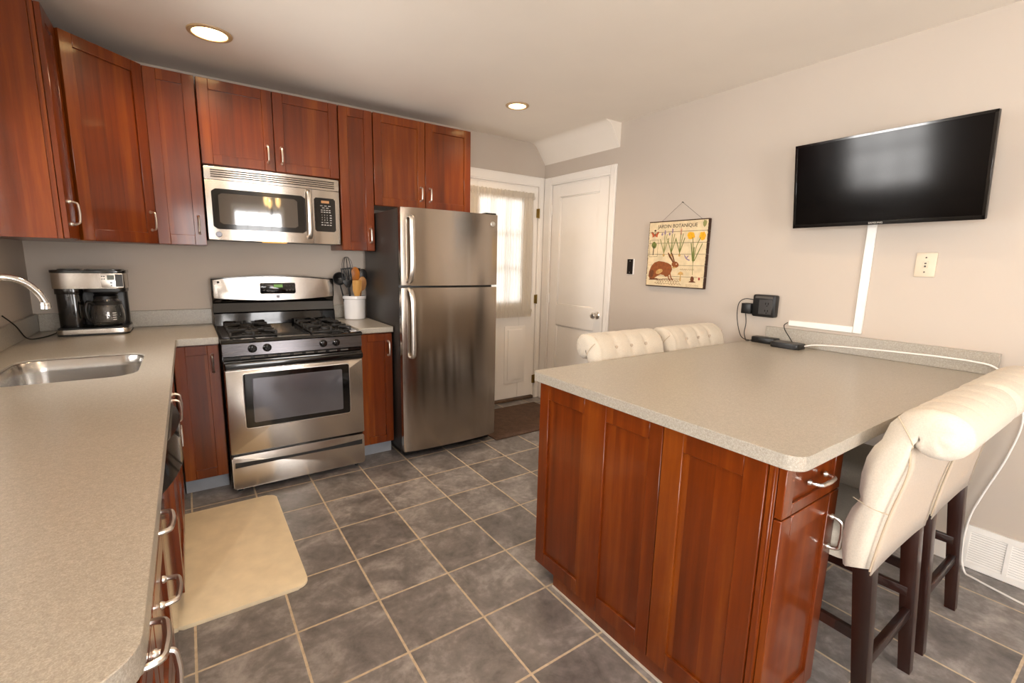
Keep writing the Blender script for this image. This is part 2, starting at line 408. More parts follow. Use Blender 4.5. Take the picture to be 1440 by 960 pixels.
# ------------------------------------------------------------------ room shell
def wall_x(bm, x0, x1, ya, yb, holes):
    """wall slab between x0..x1 running ya..yb along y with rectangular holes (y0,y1,z0,z1), ya<yb"""
    holes = sorted(holes); y = ya
    for (h0, h1, z0, z1) in holes:
        if h0 > y: box(bm, x0, x1, y, h0, 0, H)
        if z0 > 0: box(bm, x0, x1, h0, h1, 0, z0)
        if z1 < H: box(bm, x0, x1, h0, h1, z1, H)
        y = h1
    if y < yb: box(bm, x0, x1, y, yb, 0, H)
def wall_y(bm, y0, y1, xa, xb, holes):
    x = xa
    for (h0, h1, z0, z1) in sorted(holes):
        if h0 > x: box(bm, x, h0, y0, y1, 0, H)
        if z0 > 0: box(bm, h0, h1, y0, y1, 0, z0)
        if z1 < H: box(bm, h0, h1, y0, y1, z1, H)
        x = h1
    if x < xb: box(bm, x, xb, y0, y1, 0, H)

TK = .12
D1 = (2.735, 3.563, 0.0, 2.075)       # exterior door opening, back wall (x0,x1,z0,z1)
D2 = (-.877, -.131, 0.0, 2.082)       # panelled door opening, right wall (y0,y1,z0,z1)
WIN1 = (-1.74, -.96, 1.08, 1.95); WIN2 = (-5.3, -3.35, .75, 2.15); WIN3 = (.62, 2.28, .5, 2.15)
bm = BM(); box(bm, -TK, W + TK, YR - TK, TK, -.1, 0); struct('floor', bm, M['tile'], label='dark grey slate-look square floor tiles with tan grout lines')
bm = BM(); box(bm, -TK, W + TK, YR - TK, TK, H, H + .1); struct('ceiling', bm, M['ceil'], label='plain painted ceiling with two recessed lights')
bm = BM(); wall_y(bm, 0, TK, -TK, W + TK, [D1]); struct('wall_back', bm, M['wall'], label='greige back wall behind the stove')
bm = BM(); wall_x(bm, W, W + TK, YR, 0, [D2]); struct('wall_right', bm, M['wall'], label='greige right wall with the television')
bm = BM(); wall_x(bm, -TK, 0, YR, 0, [WIN1, WIN2]); struct('wall_left', bm, M['wall'], label='greige left wall above the sink')
bm = BM(); wall_y(bm, YR - TK, YR, -TK, W + TK, [WIN3]); struct('wall_rear', bm, M['wall'])
# sloped soffit in the corner above the panelled door, softly rounded where it leaves the ceiling
prof = [(W, 2.283), (W, H), (3.455, H)]
for i in range(1, 7):
    t = i / 7; p0, p1, p2 = Vector((3.455, H)), Vector((3.494, H)), Vector((3.535, 2.42))
    q = (1 - t) ** 2 * p0 + 2 * t * (1 - t) * p1 + t * t * p2; prof.append((q.x, q.y))
prof += [(3.535, 2.42)]
bm = BM(); prism(bm, prof, -.951, 0, 'y'); struct('ceiling_soffit', bm, M['ceil'], label='sloped ceiling soffit in the corner above the panelled door', sharp=25)
bm = BM()
box(bm, W - .014, W, -3.25, -.945, 0, .11, .004); box(bm, W - .014, W, YR, -3.96, 0, .11, .004)
struct('baseboard_right', bm, M['trim'])

def window(name, mm, w, h, cols, rows, label=None):
    """local a = width, b = outwards into the room, c = up; the pane sits inside the wall"""
    bm = BM()
    for a0, a1, c0, c1 in ((-.07, 0, -.07, h + .07), (w, w + .07, -.07, h + .07), (0, w, h, h + .08), (-.1, w + .1, -.045, 0)):
        box(bm, a0, a1, 0, .018 if c1 > 0.001 else .05, c0, c1, .003)
    for a0, a1, c0, c1 in ((0, .045, 0, h), (w - .045, w, 0, h), (.045, w - .045, 0, .045), (.045, w - .045, h - .045, h), (.045, w - .045, h / 2 - .02, h / 2 + .02)):
        box(bm, a0, a1, -.075, -.03, c0, c1, .003)
    for i in range(1, cols): box(bm, w * i / cols - .011, w * i / cols + .011, -.07, -.035, .045, h - .045)
    for k in range(1, rows): box(bm, .045, w - .045, -.07, -.035, h * k / rows - .011, h * k / rows + .011)
    o = struct(name, bm, M['trim'], xf=mm, label=label)
    bm = BM(); box(bm, .04, w - .04, -.056, -.052, .04, h - .04)
    obj('pane', bm, M['pane'], o, xf=mm)
    return o
window('window_1', face((0, WIN1[0], WIN1[2]), (0, 1, 0), (1, 0, 0)), WIN1[1] - WIN1[0], WIN1[3] - WIN1[2], 3, 4)
window('window_2', face((0, WIN2[0], WIN2[2]), (0, 1, 0), (1, 0, 0)), WIN2[1] - WIN2[0], WIN2[3] - WIN2[2], 4, 2)
window('window_3', face((WIN3[0], YR, WIN3[2]), (1, 0, 0), (0, 1, 0)), WIN3[1] - WIN3[0], WIN3[3] - WIN3[2], 4, 2)

# ------------------------------------------------------------------ doors
def casing(name, mm, w, h, wl, wr, wt, label):
    bm = BM()
    for a0, a1, c0, c1 in ((-wl, 0, 0, h + wt), (w, w + wr, 0, h + wt)):
        box(bm, a0, a1, .0005, .018, c0, c1, .003); box(bm, a0 + .012, a1 - .012, .018, .023, c0, c1 - .012, .002)
    box(bm, 0, w, .0005, .018, h, h + wt, .003); box(bm, -.0, w, .018, .023, h + .012, h + wt - .012, .002)
    for a0, a1, c0, c1 in ((.0, .012, 0, h), (w - .012, w, 0, h), (.012, w - .012, h - .012, h)): box(bm, a0, a1, -.11, .0005, c0, c1)
    return struct(name, bm, M['trim'], xf=mm, label=label)

# exterior door with a curtained window
mm = face((D1[0], 0, 0), (1, 0, 0), (0, -1, 0)); w = D1[1] - D1[0]; h = D1[3]
casing('trim_1', mm, w, h, .075, .066, .088, 'white casing around the curtained exterior door')
w2 = w - .03; gl = (.13, w2 - .19, .95, 1.90)
mmd = face((D1[0] + .015, .025, .035), (1, 0, 0), (0, -1, 0)); hd = h - .05
bm = BM()
box(bm, 0, gl[0], 0, .04, 0, hd, .002); box(bm, gl[1], w2, 0, .04, 0, hd, .002)
box(bm, gl[0], gl[1], 0, .04, 0, gl[2], .002); box(bm, gl[0], gl[1], 0, .04, gl[3], hd, .002)
for a0, a1 in ((.11, w2 / 2 - .045), (w2 / 2 + .045, w2 - .11)):      # raised panels
    prism(bm, rrect(a0, a1, .15, .72, .004, 1), .04, .046, 'y', .003); prism(bm, rrect(a0 + .035, a1 - .035, .185, .685, .004, 1), .04, .052, 'y', .006)
for a0, a1, c0, c1 in ((gl[0] - .03, gl[0] + .008, gl[2] - .03, gl[3] + .03), (gl[1] - .008, gl[1] + .03, gl[2] - .03, gl[3] + .03), (gl[0], gl[1], gl[2] - .03, gl[2] + .008), (gl[0], gl[1], gl[3] - .008, gl[3] + .03)):
    box(bm, a0, a1, .038, .05, c0, c1, .003)
d1 = struct('door_1', bm, M['trim'], xf=mmd, label='white exterior door with a curtained glass window beside the refrigerator')
bm = BM()
for i in (1, 2):
    a = gl[0] + (gl[1] - gl[0]) * i / 3; box(bm, a - .008, a + .008, .012, .034, gl[2], gl[3])
    c = gl[2] + (gl[3] - gl[2]) * i / 3; box(bm, gl[0], gl[1], .012, .034, c - .008, c + .008)
obj('muntins', bm, M['trim'], d1, xf=mmd)
bm = BM(); box(bm, gl[0], gl[1], .02, .024, gl[2], gl[3]); obj('pane', bm, M['pane'], d1, xf=mmd)
for c in (.20, 1.01, 1.83):
    bm = BM(); cyl(bm, (D1[1] - .004, -.028, c - .045), .0075, .09, n=10, bev=.002); box(bm, D1[1] - .03, D1[1] + .006, -.026, -.021, c - .042, c + .042)
    obj('hinge', bm, M['brass'], d1)
bm = BM(); lathe(bm, [(.012, 0), (.026, 0), (.026, .006), (.011, .012), (.011, .035), (.026, .045), (.029, .058), (.022, .07), (0, .073)], (0, 0, 0), 18, 'y')
obj('door_knob', bm, M['brass'], d1, xf=Matrix.Translation((D1[0] + .085, -.015, .96)) @ Matrix.Rotation(PI, 4, 'Z'))
bm = BM(); box(bm, D1[0] + .012, D1[1] - .012, -.03, .11, .001, .03, .006, 2)
struct('trim_3', bm, M['threshold'], label='dark wooden threshold under the curtained exterior door')

# panelled closet door
mm = face((W, D2[1], 0), (0, -1, 0), (-1, 0, 0)); w = D2[1] - D2[0]; h = D2[3]
casing('trim_2', mm, w, h, .107, .062, .075, 'white casing around the two panel door')
mmd = face((W + .028, D2[1] - .014, .012), (0, -1, 0), (-1, 0, 0)); w2 = w - .028; hd = h - .026
pn = [(.105, w2 - .105, .21, .772), (.105, w2 - .105, .962, hd - .10)]
bm = BM()
for a0, a1, c0, c1 in ((0, .105, 0, hd), (w2 - .105, w2, 0, hd), (.105, w2 - .105, 0, .21), (.105, w2 - .105, .772, .962), (.105, w2 - .105, hd - .10, hd)):
    box(bm, a0, a1, 0, .035, c0, c1, .001)
for a0, a1, c0, c1 in pn:
    box(bm, a0, a1, .008, .022, c0, c1)
    for q in ((a0, a0 + .012, c0, c1), (a1 - .012, a1, c0, c1), (a0, a1, c0, c0 + .012), (a0, a1, c1 - .012, c1)): box(bm, q[0], q[1], .02, .030, q[2], q[3], .004)
d2 = struct('door_2', bm, M['trim'], xf=mmd, label='white two panel door with a round chrome knob on the right wall')
bm = BM(); lathe(bm, [(.01, 0), (.032, 0), (.032, .004), (.026, .009), (.012, .013), (.012, .034), (.024, .040), (.029, .050), (.029, .058), (.022, .068), (.01, .0715), (0, .072)], (0, 0, 0), 24, 'y')
obj('door_knob', bm, M['nickel'], d2, xf=face((W - .007, -.803, .925), (0, 1, 0), (-1, 0, 0)))
for c in (.22, 1.03, 1.86):
    bm = BM(); cyl(bm, (W - .012, D2[1] - .006, c - .045), .0075, .09, n=10, bev=.002); obj('hinge', bm, M['trim'], d2)

# sheer curtain on two rods
cur = thing('curtain', 'sheer white gathered curtain covering the exterior door window', 'curtain', (3.12, -.04, .87))
def cloth(bm, x0, x1, za, zb, y, amp, freq, nz=8, seed=0, ruff=0):
    nx = 150; rows = []
    for k in range(nz + 1):
        t = k / nz; z = za + (zb - za) * t; row = []
        for i in range(nx + 1):
            s = i / nx; ph = freq * s * 2 * PI
            yy = y + amp * (math.sin(ph + .7 * math.sin(3.1 * s * 6 + seed)) + .45 * math.sin(ph * 1.73 + 1.3 + seed + t * .6)) * (.55 + .45 * math.sin(t * PI))
            row.append(bm.verts.new((x0 + (x1 - x0) * s, yy, z + ruff * math.sin(ph * .5 + seed) * (1 if k == nz else 0))))
        rows.append(row)
    for k in range(nz):
        for i in range(nx): bm.faces.new((rows[k][i], rows[k][i + 1], rows[k + 1][i + 1], rows[k + 1][i]))
bm = BM(); cloth(bm, 2.79, 3.468, .885, 1.955, -.055, .010, 30); obj('sheer_panel', bm, M['curtain'], cur, sharp=180, recalc=False)
bm = BM(); cloth(bm, 2.785, 3.475, 1.95, 2.005, -.058, .013, 34, 5, 2, .006); obj('header_ruffle', bm, M['curtain'], cur, sharp=180, recalc=False)
bm = BM(); cloth(bm, 2.79, 3.47, .845, .905, -.058, .012, 32, 5, 4, .005); obj('bottom_ruffle', bm, M['curtain'], cur, sharp=180, recalc=False)
for z, nm, side in ((1.965, 'brass_rod', 'top'), (.9, 'brass_rod', 'bottom')):
    bm = BM(); tube(bm, [(2.775, -.05, z), (3.49, -.05, z)], .005, 10)
    for x in (2.778, 3.487): box(bm, x - .008, x + .008, -.05, -.016, z - .012, z + .012, .002)
    tag(obj('curtain_rod', bm, M['nickel']), f'slim metal curtain rod along the {side} of the sheer door curtain', 'curtain rod', 'rods of the door curtain')

# ------------------------------------------------------------------ cabinets
def pull_bm(L=.096, o=.03):
    """bow handle along c, standing out along b, centred on the origin"""
    bm = BM(); h = L / 2
    pts = smooth_path([(0, 0, -h), (0, o * .45, -h), (0, o * .92, -h * .86), (0, o * 1.03, -h * .5), (0, o * 1.08, 0), (0, o * 1.03, h * .5), (0, o * .92, h * .86), (0, o * .45, h), (0, 0, h)], 4)
    n = len(pts); tube(bm, pts, [.0048 + .0012 * math.sin(PI * i / (n - 1)) for i in range(n)], 8)
    for z in (-h, h): lathe(bm, [(.0085, -.0005), (.0085, .003), (.0055, .008)], (0, 0, z), 12, 'y')
    return bm

def door_bm(w, h, stile=.057, rail=None, t=.02, rec=.009):
    bm = BM(); rail = rail or stile
    g = .0008
    box(bm, 0, stile, 0, t, 0, h, .0018); box(bm, w - stile, w, 0, t, 0, h, .0018)
    box(bm, stile, w - stile, 0, t, 0, rail, .0018); box(bm, stile, w - stile, 0, t, h - rail, h, .0018)
    box(bm, stile - .004, w - stile + .004, .003, t - rec, rail - .004, h - rail + .004)
    return bm

def door(parent, mm, a0, c0, w, h, pull=None, horiz=False, name='door', stile=.057, rail=None):
    """shaker front at (a0,c0) on face mm; pull = (a, c) of the handle centre on this front"""
    T = mm @ Matrix.Translation((a0, .001, c0))
    d = obj(name, door_bm(w, h, stile, rail), M['cherry'], parent, xf=T)
    if pull:
        hb = pull_bm()
        X = mm @ Matrix.Translation((pull[0], .021, pull[1]))
        if horiz: X = X @ Matrix.Rotation(PI / 2, 4, 'Y')
        obj('handle', hb, M['nickel'], d, xf=X)
    return d

UB, UT = 1.418, 2.358            # wall cabinets bottom and top
YF = -.302                       # wall cabinet box front; doors stand 2 cm proud
def wall_cab(x0, x1, z0, label, doors, cat='wall cabinet'):
    t = thing('wall_cabinet', label, cat, ((x0 + x1) / 2, YF / 2, z0))
    bm = BM(); box(bm, x0, x1, YF, -.002, z0, UT, .001); obj('body', bm, M['cherry'], t)
    mm = face((0, YF, 0), (1, 0, 0), (0, -1, 0))
    for (a0, a1, pa, pz) in doors: door(t, mm, a0, z0 + .002, a1 - a0, UT - z0 - .004, (pa, pz))
    return t
# left wall cabinet seen from its end
t = thing('wall_cabinet', 'cherry wall cabinet showing its plain end panel at the far left', 'wall cabinet', (.15, -.74, UB))
bm = BM(); box(bm, .002, .283, -.868, -.612, UB, UT, .001); obj('body', bm, M['cherry'], t)
bm = BM(); box(bm, .2835, .302, -.868, -.612, UB, UT, .0015); obj('face_frame', bm, M['cherry'], t)
door(t, face((.302, 0, 0), (0, 1, 0), (1, 0, 0)), -.866, UB + .002, .25, UT - UB - .004, (-.802, 1.532))
# diagonal corner cabinet
t = thing('corner_cabinet', 'tall cherry diagonal corner wall cabinet above the coffee maker', 'wall cabinet', (.2, -.2, UB))
s = .014
bm = BM(); prism(bm, [(.002, -.002), (.608, -.002), (.608, -.311), (.311, -.608), (.002, -.608)], UB, UT, 'z'); obj('body', bm, M['cherry'], t)
L = math.hypot(.297, .297)
door(t, face((.311, -.608, 0), (1, 1, 0), (1, -1, 0)), .012, UB + .002, L - .024, UT - UB - .004, (L - .045, 1.54))
wall_cab(.612, .846, UB, 'narrow cherry wall cabinet left of the microwave, next to the corner cabinet', [(.6135, .8445, .812, 1.535)])
wall_cab(.851, 1.626, 1.886, 'short two-door cherry wall cabinet directly above the microwave', [(.853, 1.2365, 1.2, 1.985), (1.2405, 1.624, 1.277, 1.985)])
wall_cab(1.63, 1.857, UB, 'narrow cherry wall cabinet between the microwave and the refrigerator', [(1.6315, 1.8555, 1.826, 1.525)])
wall_cab(1.861, 2.637, 1.738, 'two-door cherry wall cabinet above the refrigerator', [(1.863, 2.2465, 2.212, 1.845), (2.2505, 2.635, 2.285, 1.845)])

# base cabinets
YB = -.618
def base_cab_back(x0, x1, label, pull):
    t = thing('base_cabinet', label, 'base cabinet', ((x0 + x1) / 2, -.3, 0))
    bm = BM(); box(bm, x0, x1, YB, -.004, .095, .874, .001); obj('body', bm, M['cherry'], t)
    bm = BM(); box(bm, x0, x1, -.57, -.555, .001, .094); obj('toe_kick', bm, M['toe'], t)
    door(t, face((0, YB, 0), (1, 0, 0), (0, -1, 0)), x0 + .003, .1, x1 - x0 - .006, .768, pull, stile=.052)
    return t
base_cab_back(.634, .846, 'narrow cherry base cabinet left of the stove', (.812, .765))
base_cab_back(1.625, 1.853, 'narrow cherry base cabinet between the stove and the refrigerator', (1.822, .765))
XB = .612                         # left run cabinet box front
mmL = face((XB, 0, 0), (0, 1, 0), (1, 0, 0))
def left_body(t, y0, y1):
    bm = BM(); box(bm, .004, XB, y0, y1, .095, .12, .001)
    box(bm, .004, XB, y0, y0 + .016, .12, .874); box(bm, .004, XB, y1 - .016, y1, .12, .874); box(bm, .004, .016, y0 + .016, y1 - .016, .12, .874)
    for z0, z1 in ((.12, .135), (.85, .874)): box(bm, XB - .018, XB, y0 + .016, y1 - .016, z0, z1)
    obj('body', bm, M['cherry'], t)
    bm = BM(); box(bm, .5, .515, y0, y1, .001, .094); obj('toe_kick', bm, M['toe'], t)
t = thing('base_cabinet', 'cherry sink base cabinet under the sink, beyond the dishwasher', 'base cabinet', (.3, -1.15, 0))
left_body(t, -1.70, -.624)
door(t, mmL, -1.697, .1, .455, .768, (-1.30, .70)); door(t, mmL, -1.238, .1, .455, .768, (-1.19, .70))
def drawers_cab(y0, y1, label, doors_below):
    t = thing('base_cabinet', label, 'base cabinet', (.3, (y0 + y1) / 2, 0)); left_body(t, y0, y1)
    w = y1 - y0 - .006; yc = (y0 + y1) / 2
    door(t, mmL, y0 + .003, .728, w, .14, (yc, .80), True, 'drawer', rail=.03, stile=.045)
    if doors_below: door(t, mmL, y0 + .003, .1, w, .624, (y1 - .04, .63))
    else:
        door(t, mmL, y0 + .003, .418, w, .306, (yc, .64), True, 'drawer'); door(t, mmL, y0 + .003, .1, w, .314, (yc, .26), True, 'drawer')
    return t
drawers_cab(-2.72, -2.325, 'cherry drawer base cabinet between the dishwasher and the counter end', False)
drawers_cab(-3.08, -2.724, 'cherry base cabinet at the near end of the sink counter', True)

# ------------------------------------------------------------------ worktops
ZC, TH = .914, .038
def slab(name, outer, holes, parent, mat=M['quartz'], z0=ZC - TH, z1=ZC):
    bm = BM(); es = []
    for lp in [outer] + holes:
        vs = [bm.verts.new((x, y, z0)) for x, y in lp]
        es += [bm.edges.new((vs[i], vs[(i + 1) % len(vs)])) for i in range(len(vs))]
    bmesh.ops.triangle_fill(bm, use_beauty=True, use_dissolve=False, edges=es)
    r = bmesh.ops.extrude_face_region(bm, geom=list(bm.faces))
    bmesh.ops.translate(bm, vec=(0, 0, z1 - z0), verts=[v for v in r['geom'] if isinstance(v, bmesh.types.BMVert)])
    return obj(name, bm, mat, parent, bevmod=.006)
def arc(cx, cy, r, a0, a1, n=6): return [(cx + r * math.cos(math.radians(a0 + (a1 - a0) * i / n)), cy + r * math.sin(math.radians(a0 + (a1 - a0) * i / n))) for i in range(n + 1)]
XE = .6546
hole = rrect(.125, .548, -1.50, -.985, .09, 7)
ct = thing('countertop', 'L-shaped speckled beige stone worktop around the sink', 'countertop', (.33, -1.5, ZC - TH))
outer = [(.001, -.001), (.848, -.001), (.848, -.655)] + arc(XE + .012, -.667, .012, 90, 180, 4) + [(XE, -3.04)] + arc(XE - .07, -3.04, .07, 0, -90, 8) + [(.001, -3.11)]
slab('slab', outer, [hole], ct)
bm = BM(); box(bm, .001, .021, -3.11, -.001, ZC + .0003, ZC + .1, .002); box(bm, .0215, .848, -.021, -.001, ZC + .0003, ZC + .1, .002); obj('backsplash', bm, M['quartz'], ct)
ct = thing('countertop', 'small speckled stone worktop between the stove and the refrigerator', 'countertop', (1.735, -.3, ZC - TH))
slab('slab', [(1.62, -.001), (1.62, -.655), (1.856, -.655), (1.856, -.001)], [], ct)
bm = BM(); box(bm, 1.62, 1.856, -.021, -.001, ZC + .0003, ZC + .1, .002); obj('backsplash', bm, M['quartz'], ct)
IX0, IY0, IY1 = 1.887, -3.226, -2.172
ct = thing('countertop', 'large speckled beige stone peninsula top running to the right wall', 'countertop', (2.7, -2.7, ZC - TH))
slab('slab', [(W - .001, IY1), (W - .001, IY0)] + arc(IX0 + .045, IY0 + .045, .045, 270, 180) + arc(IX0 + .03, IY1 - .03, .03, 180, 90), [], ct)
bm = BM(); box(bm, W - .021, W - .001, -3.262, -2.25, ZC + .0003, ZC + .098, .002); obj('backsplash', bm, M['quartz'], ct)

# sink basin and faucet
sk = thing('sink', 'undermounted stainless steel sink basin set in the left worktop', 'sink', (.336, -1.24, .68))
bm = BM(); rows = []
for inset, z, r in ((.0015, .907, .09), (.004, .904, .088), (.010, .86, .086), (.016, .72, .085), (.03, .695, .075), (.06, .688, .06), (.18, .684, .02)):
    rows.append([bm.verts.new((x, y, z)) for x, y in rrect(.125 + inset, .548 - inset, -1.50 + inset, -.985 - inset, r, 7)])
for a, b in zip(rows, rows[1:]):
    for i in range(len(a)): bm.faces.new((a[i], a[(i + 1) % len(a)], b[(i + 1) % len(a)], b[i]))
bm.faces.new(rows[-1]); o = obj('basin', bm, M['sink'], sk, sharp=60)
md = o.modifiers.new('thick', 'SOLIDIFY'); md.thickness = .0015; md.offset = -1
bm = BM(); lathe(bm, [(.042, .6848), (.042, .688), (.034, .6885), (.03, .686), (0, .686)], (.336, -1.24, 0), 24); obj('drain', bm, M['chrome'], sk)
fc = thing('faucet', 'curved chrome kitchen faucet arching over the sink', 'faucet', (.065, -1.22, ZC))
bm = BM(); lathe(bm, [(.028, .9145), (.028, .92), (.024, .93), (.021, .985), (.0145, 1.0)], (.065, -1.22, 0), 24); obj('base', bm, M['chrome'], fc)
bm = BM(); sp = smooth_path([(.065, -1.22, .99), (.065, -1.22, 1.10), (.082, -1.215, 1.20), (.125, -1.205, 1.252), (.175, -1.19, 1.262), (.222, -1.175, 1.242), (.252, -1.165, 1.205), (.268, -1.16, 1.165)], 6)
tube(bm, sp, .0125, 14); obj('spout', bm, M['chrome'], fc)
bm = BM(); lathe(bm, [(.0138, .024), (.016, .018), (.0165, 0), (.012, 0)], (.2695, -1.1595, 1.140), 18); obj('aerator', bm, M['chrome'], fc)
bm = BM(); tube(bm, [(.065, -1.245, .955), (.065, -1.285, .975), (.068, -1.33, 1.0)], [.008, .0065, .005], 10); obj('lever', bm, M['chrome'], fc)

# ------------------------------------------------------------------ peninsula cabinet
XI = 1.93
pc = thing('peninsula_cabinet', 'cherry peninsula base cabinet with panelled end facing the sink counter', 'base cabinet', (2.1, -2.7, 0))
bm = BM(); box(bm, XI + .001, 2.272, -3.158, -2.205, .062, .874, .001); obj('body', bm, M['cherry'], pc)
bm = BM(); box(bm, XI - .0165, 2.255, -3.14, -2.33, .001, .0545); obj('toe_kick', bm, M['cherry_dark'], pc)
bm = BM(); box(bm, XI - .0225, XI - .017, -3.14, -2.33, .001, .008); obj('caulk_line', bm, M['caulk'], pc)
mmE = face((XI, -2.205, 0), (0, -1, 0), (-1, 0, 0))
def panel_piece(a0, a1, recs, z0, z1):
    bm = BM(); a = a0
    for r0, r1 in recs:
        box(bm, a, r0, 0, .02, z0, z1, .0015); box(bm, r0, r1, 0, .02, z0, z0 + .062, .0015); box(bm, r0, r1, 0, .02, z1 - .062, z1, .0015)
        box(bm, r0 - .003, r1 + .003, .002, .011, z0 + .058, z1 - .058); a = r1
    box(bm, a, a1, 0, .02, z0, z1, .0015)
    obj('end_panel', bm, M['cherry'], pc, xf=mmE)
panel_piece(0, .616, [(.055, .265), (.375, .565)], .055, .87)
panel_piece(.6185, .935, [(.69, .875)], .055, .87)
bm = BM(); box(bm, .9365, .9525, -.018, .012, .055, .873, .0015); obj('corner_stile', bm, M['cherry'], pc, xf=mmE)
mmF = face((0, -3.158, 0), (1, 0, 0), (0, -1, 0))
door(pc, mmF, XI + .004, .72, .346, .145, (2.115, .792), True, 'drawer', rail=.032, stile=.05)
door(pc, mmF, XI + .004, .065, .346, .65, (2.256, .585))

# ------------------------------------------------------------------ range
RX0, RX1 = .854, 1.612; RW = RX1 - RX0
rg = thing('gas_range', 'stainless steel and black gas stove with oven', 'stove', ((RX0 + RX1) / 2, -.4, 0))
bm = BM(); box(bm, RX0, RX1, -.715, -.03, .035, .885, .003); obj('body', bm, M['black'], rg)
for x in (RX0 + .04, RX1 - .04):
    for y in (-.68, -.1): bm = BM(); cyl(bm, (x, y, .0), .014, .036, n=12); obj('foot', bm, M['blacksat'], rg)
# drawer
mmR = face((RX0, -.72, 0), (1, 0, 0), (0, -1, 0))
bm = BM(); prism(bm, rrect(.006, RW - .006, .04, .236, .012), .0, .036, 'y', .005); dr = obj('storage_drawer', bm, M['steel'], rg, xf=mmR)
nseg = 14; top = [(.02 + (RW - .04) * i / nseg, .200 - .012 * math.sin(PI * i / nseg)) for i in range(nseg + 1)]
bot = [(.02 + (RW - .04) * i / nseg, .168 + .004 * math.sin(PI * i / nseg)) for i in range(nseg + 1)]
bm = BM(); prism(bm, bot + top[::-1], .0345, .0368, 'y'); obj('grip_recess', bm, M['blacksat'], dr, xf=mmR)
# oven door
bm = BM(); prism(bm, rrect(.003, RW - .003, .25, .738, .006, 3), 0, .038, 'y', .006); od = obj('oven_door', bm, M['steel'], rg, xf=mmR)
bm = BM(); prism(bm, rrect(.086, RW - .086, .392, .716, .014), .0375, .0405, 'y', .0015); obj('window_trim', bm, M['nickel'], od, xf=mmR)
bm = BM(); prism(bm, rrect(.09, RW - .09, .396, .712, .012), .038, .0412, 'y', .001); wf = obj('window_frame', bm, M['black'], od, xf=mmR)
bm = BM(); prism(bm, rrect(.132, RW - .132, .425, .682, .008), .041, .0425, 'y', .0006); obj('glass', bm, M['ovenglass'], od, xf=mmR)
bm = BM(); prism(bm, rrect(.003, RW - .003, .738, .79, .004, 2), 0, .036, 'y', .004)
prism(bm, rrect(.003, RW - .003, .742, .782, .012, 4), .036, .062, 'y', .008); obj('handle', bm, M['black'], od, xf=mmR)
bm = BM(); box(bm, .004, RW - .004, 0, .03, .792, .812, .003)
vt = obj('vent_strip', bm, M['black'], rg, xf=mmR)
bm = BM()
for i in range(9): box(bm, .09 + i * .067, .135 + i * .067, .029, .0308, .798, .807)
obj('vent_slots', bm, M['grey'], vt, xf=mmR)
# control panel, leaning back a little
bm = BM(); prism(bm, [(-.72, .815), (-.752, .815), (-.742, .884), (-.72, .884)], RX0 + .001, RX1 - .001, 'x', .003); cp = obj('control_panel', bm, M['ctrl'], rg)
for x in (1.001, 1.075, 1.379, 1.454):
    bm = BM(); lathe(bm, [(.023, 0), (.023, .006), (.019, .008), (.017, .024), (.014, .027), (0, .0275)], (0, 0, 0), 24, 'y')
    box(bm, -.0055, .0055, .02, .034, -.019, .019, .002)
    obj('knob', bm, M['black'], rg, xf=face((x, -.7475, .85), (1, 0, 0), (0, -1, .14)))
# cooktop
bm = BM(); prism(bm, [(-.03, .882), (-.03, .905), (-.06, .907), (-.70, .907), (-.735, .9065), (-.752, .902), (-.757, .892), (-.752, .884)], RX0 - .003, RX1 + .003, 'x', .003); ck = obj('cooktop', bm, M['black'], rg)
for x0, x1 in ((RX0 + .012, RX0 + .055), (RX1 - .055, RX1 - .012)): bm = BM(); prism(bm, rrect(x0, x1, -.66, -.14, .008, 3), .9068, .9085, 'z'); obj('side_rail', bm, M['ctrl'], ck)
for bx in (1.02, 1.445):
    for by in (-.265, -.565):
        bm = BM(); lathe(bm, [(.05, .907), (.05, .912), (.036, .914), (.036, .924), (.033, .928), (0, .929)], (bx, by, 0), 24); obj('burner', bm, M['blackmat'], rg)
        bm = BM(); q = .115; zt = .935
        ring = [(bx + a * q, by + b * q, .914) for a, b in ((-1, -1), (1, -1), (1, 1), (-1, 1))]
        for i in range(4):
            p0, p1 = Vector(ring[i]), Vector(ring[(i + 1) % 4]); bar(bm, p0, p1, .009, .009, bev=.0015)
            mid = (p0 + p1) / 2; c = Vector((bx, by, zt)); inn = mid.lerp(c, .72)
            bar(bm, (mid.x, mid.y, .911), (mid.x, mid.y, zt + .004), .011, .011, bev=.0015); bar(bm, (mid.x, mid.y, zt), (inn.x, inn.y, zt), .009, .012, bev=.0015)
            cr = Vector((p0.x, p0.y, zt)); ci = cr.lerp(c, .45)
            bar(bm, (p0.x, p0.y, .911), (p0.x, p0.y, zt + .004), .012, .012, bev=.0015)
            tube(bm, [cr, ci], .006, 6)
        obj('grate', bm, M['blackmat'], rg)
# backguard
bm = BM(); prism(bm, [(-.03, .9), (-.115, .908), (-.108, .985), (-.085, .992), (-.07, 1.05), (-.10, 1.09), (-.105, 1.215), (-.03, 1.22)], RX0, RX1, 'x', .004); bgd = obj('backguard', bm, M['black'], rg)
top = [(RX0 + RW * i / 16, 1.206 + .022 * math.sin(PI * i / 16)) for i in range(17)]
bot = [(RX0 + RW * i / 16, 1.084 - .02 * math.sin(PI * i / 16)) for i in range(17)]
bm = BM(); prism(bm, [(x, z + .006) for x, z in bot] + [(x, z + .006) for x, z in top[::-1]], -.1055, -.035, 'y', .004); obj('backguard_cap', bm, M['black'], bgd)
inn = lambda pts, s: [(RX0 + .008 + (x - RX0) * (RW - .016) / RW, z + s) for x, z in pts]
bm = BM(); prism(bm, inn(bot, .004) + inn(top[::-1], .0), -.112, -.104, 'y', .003); sp_ = obj('steel_panel', bm, M['steel'], bgd)
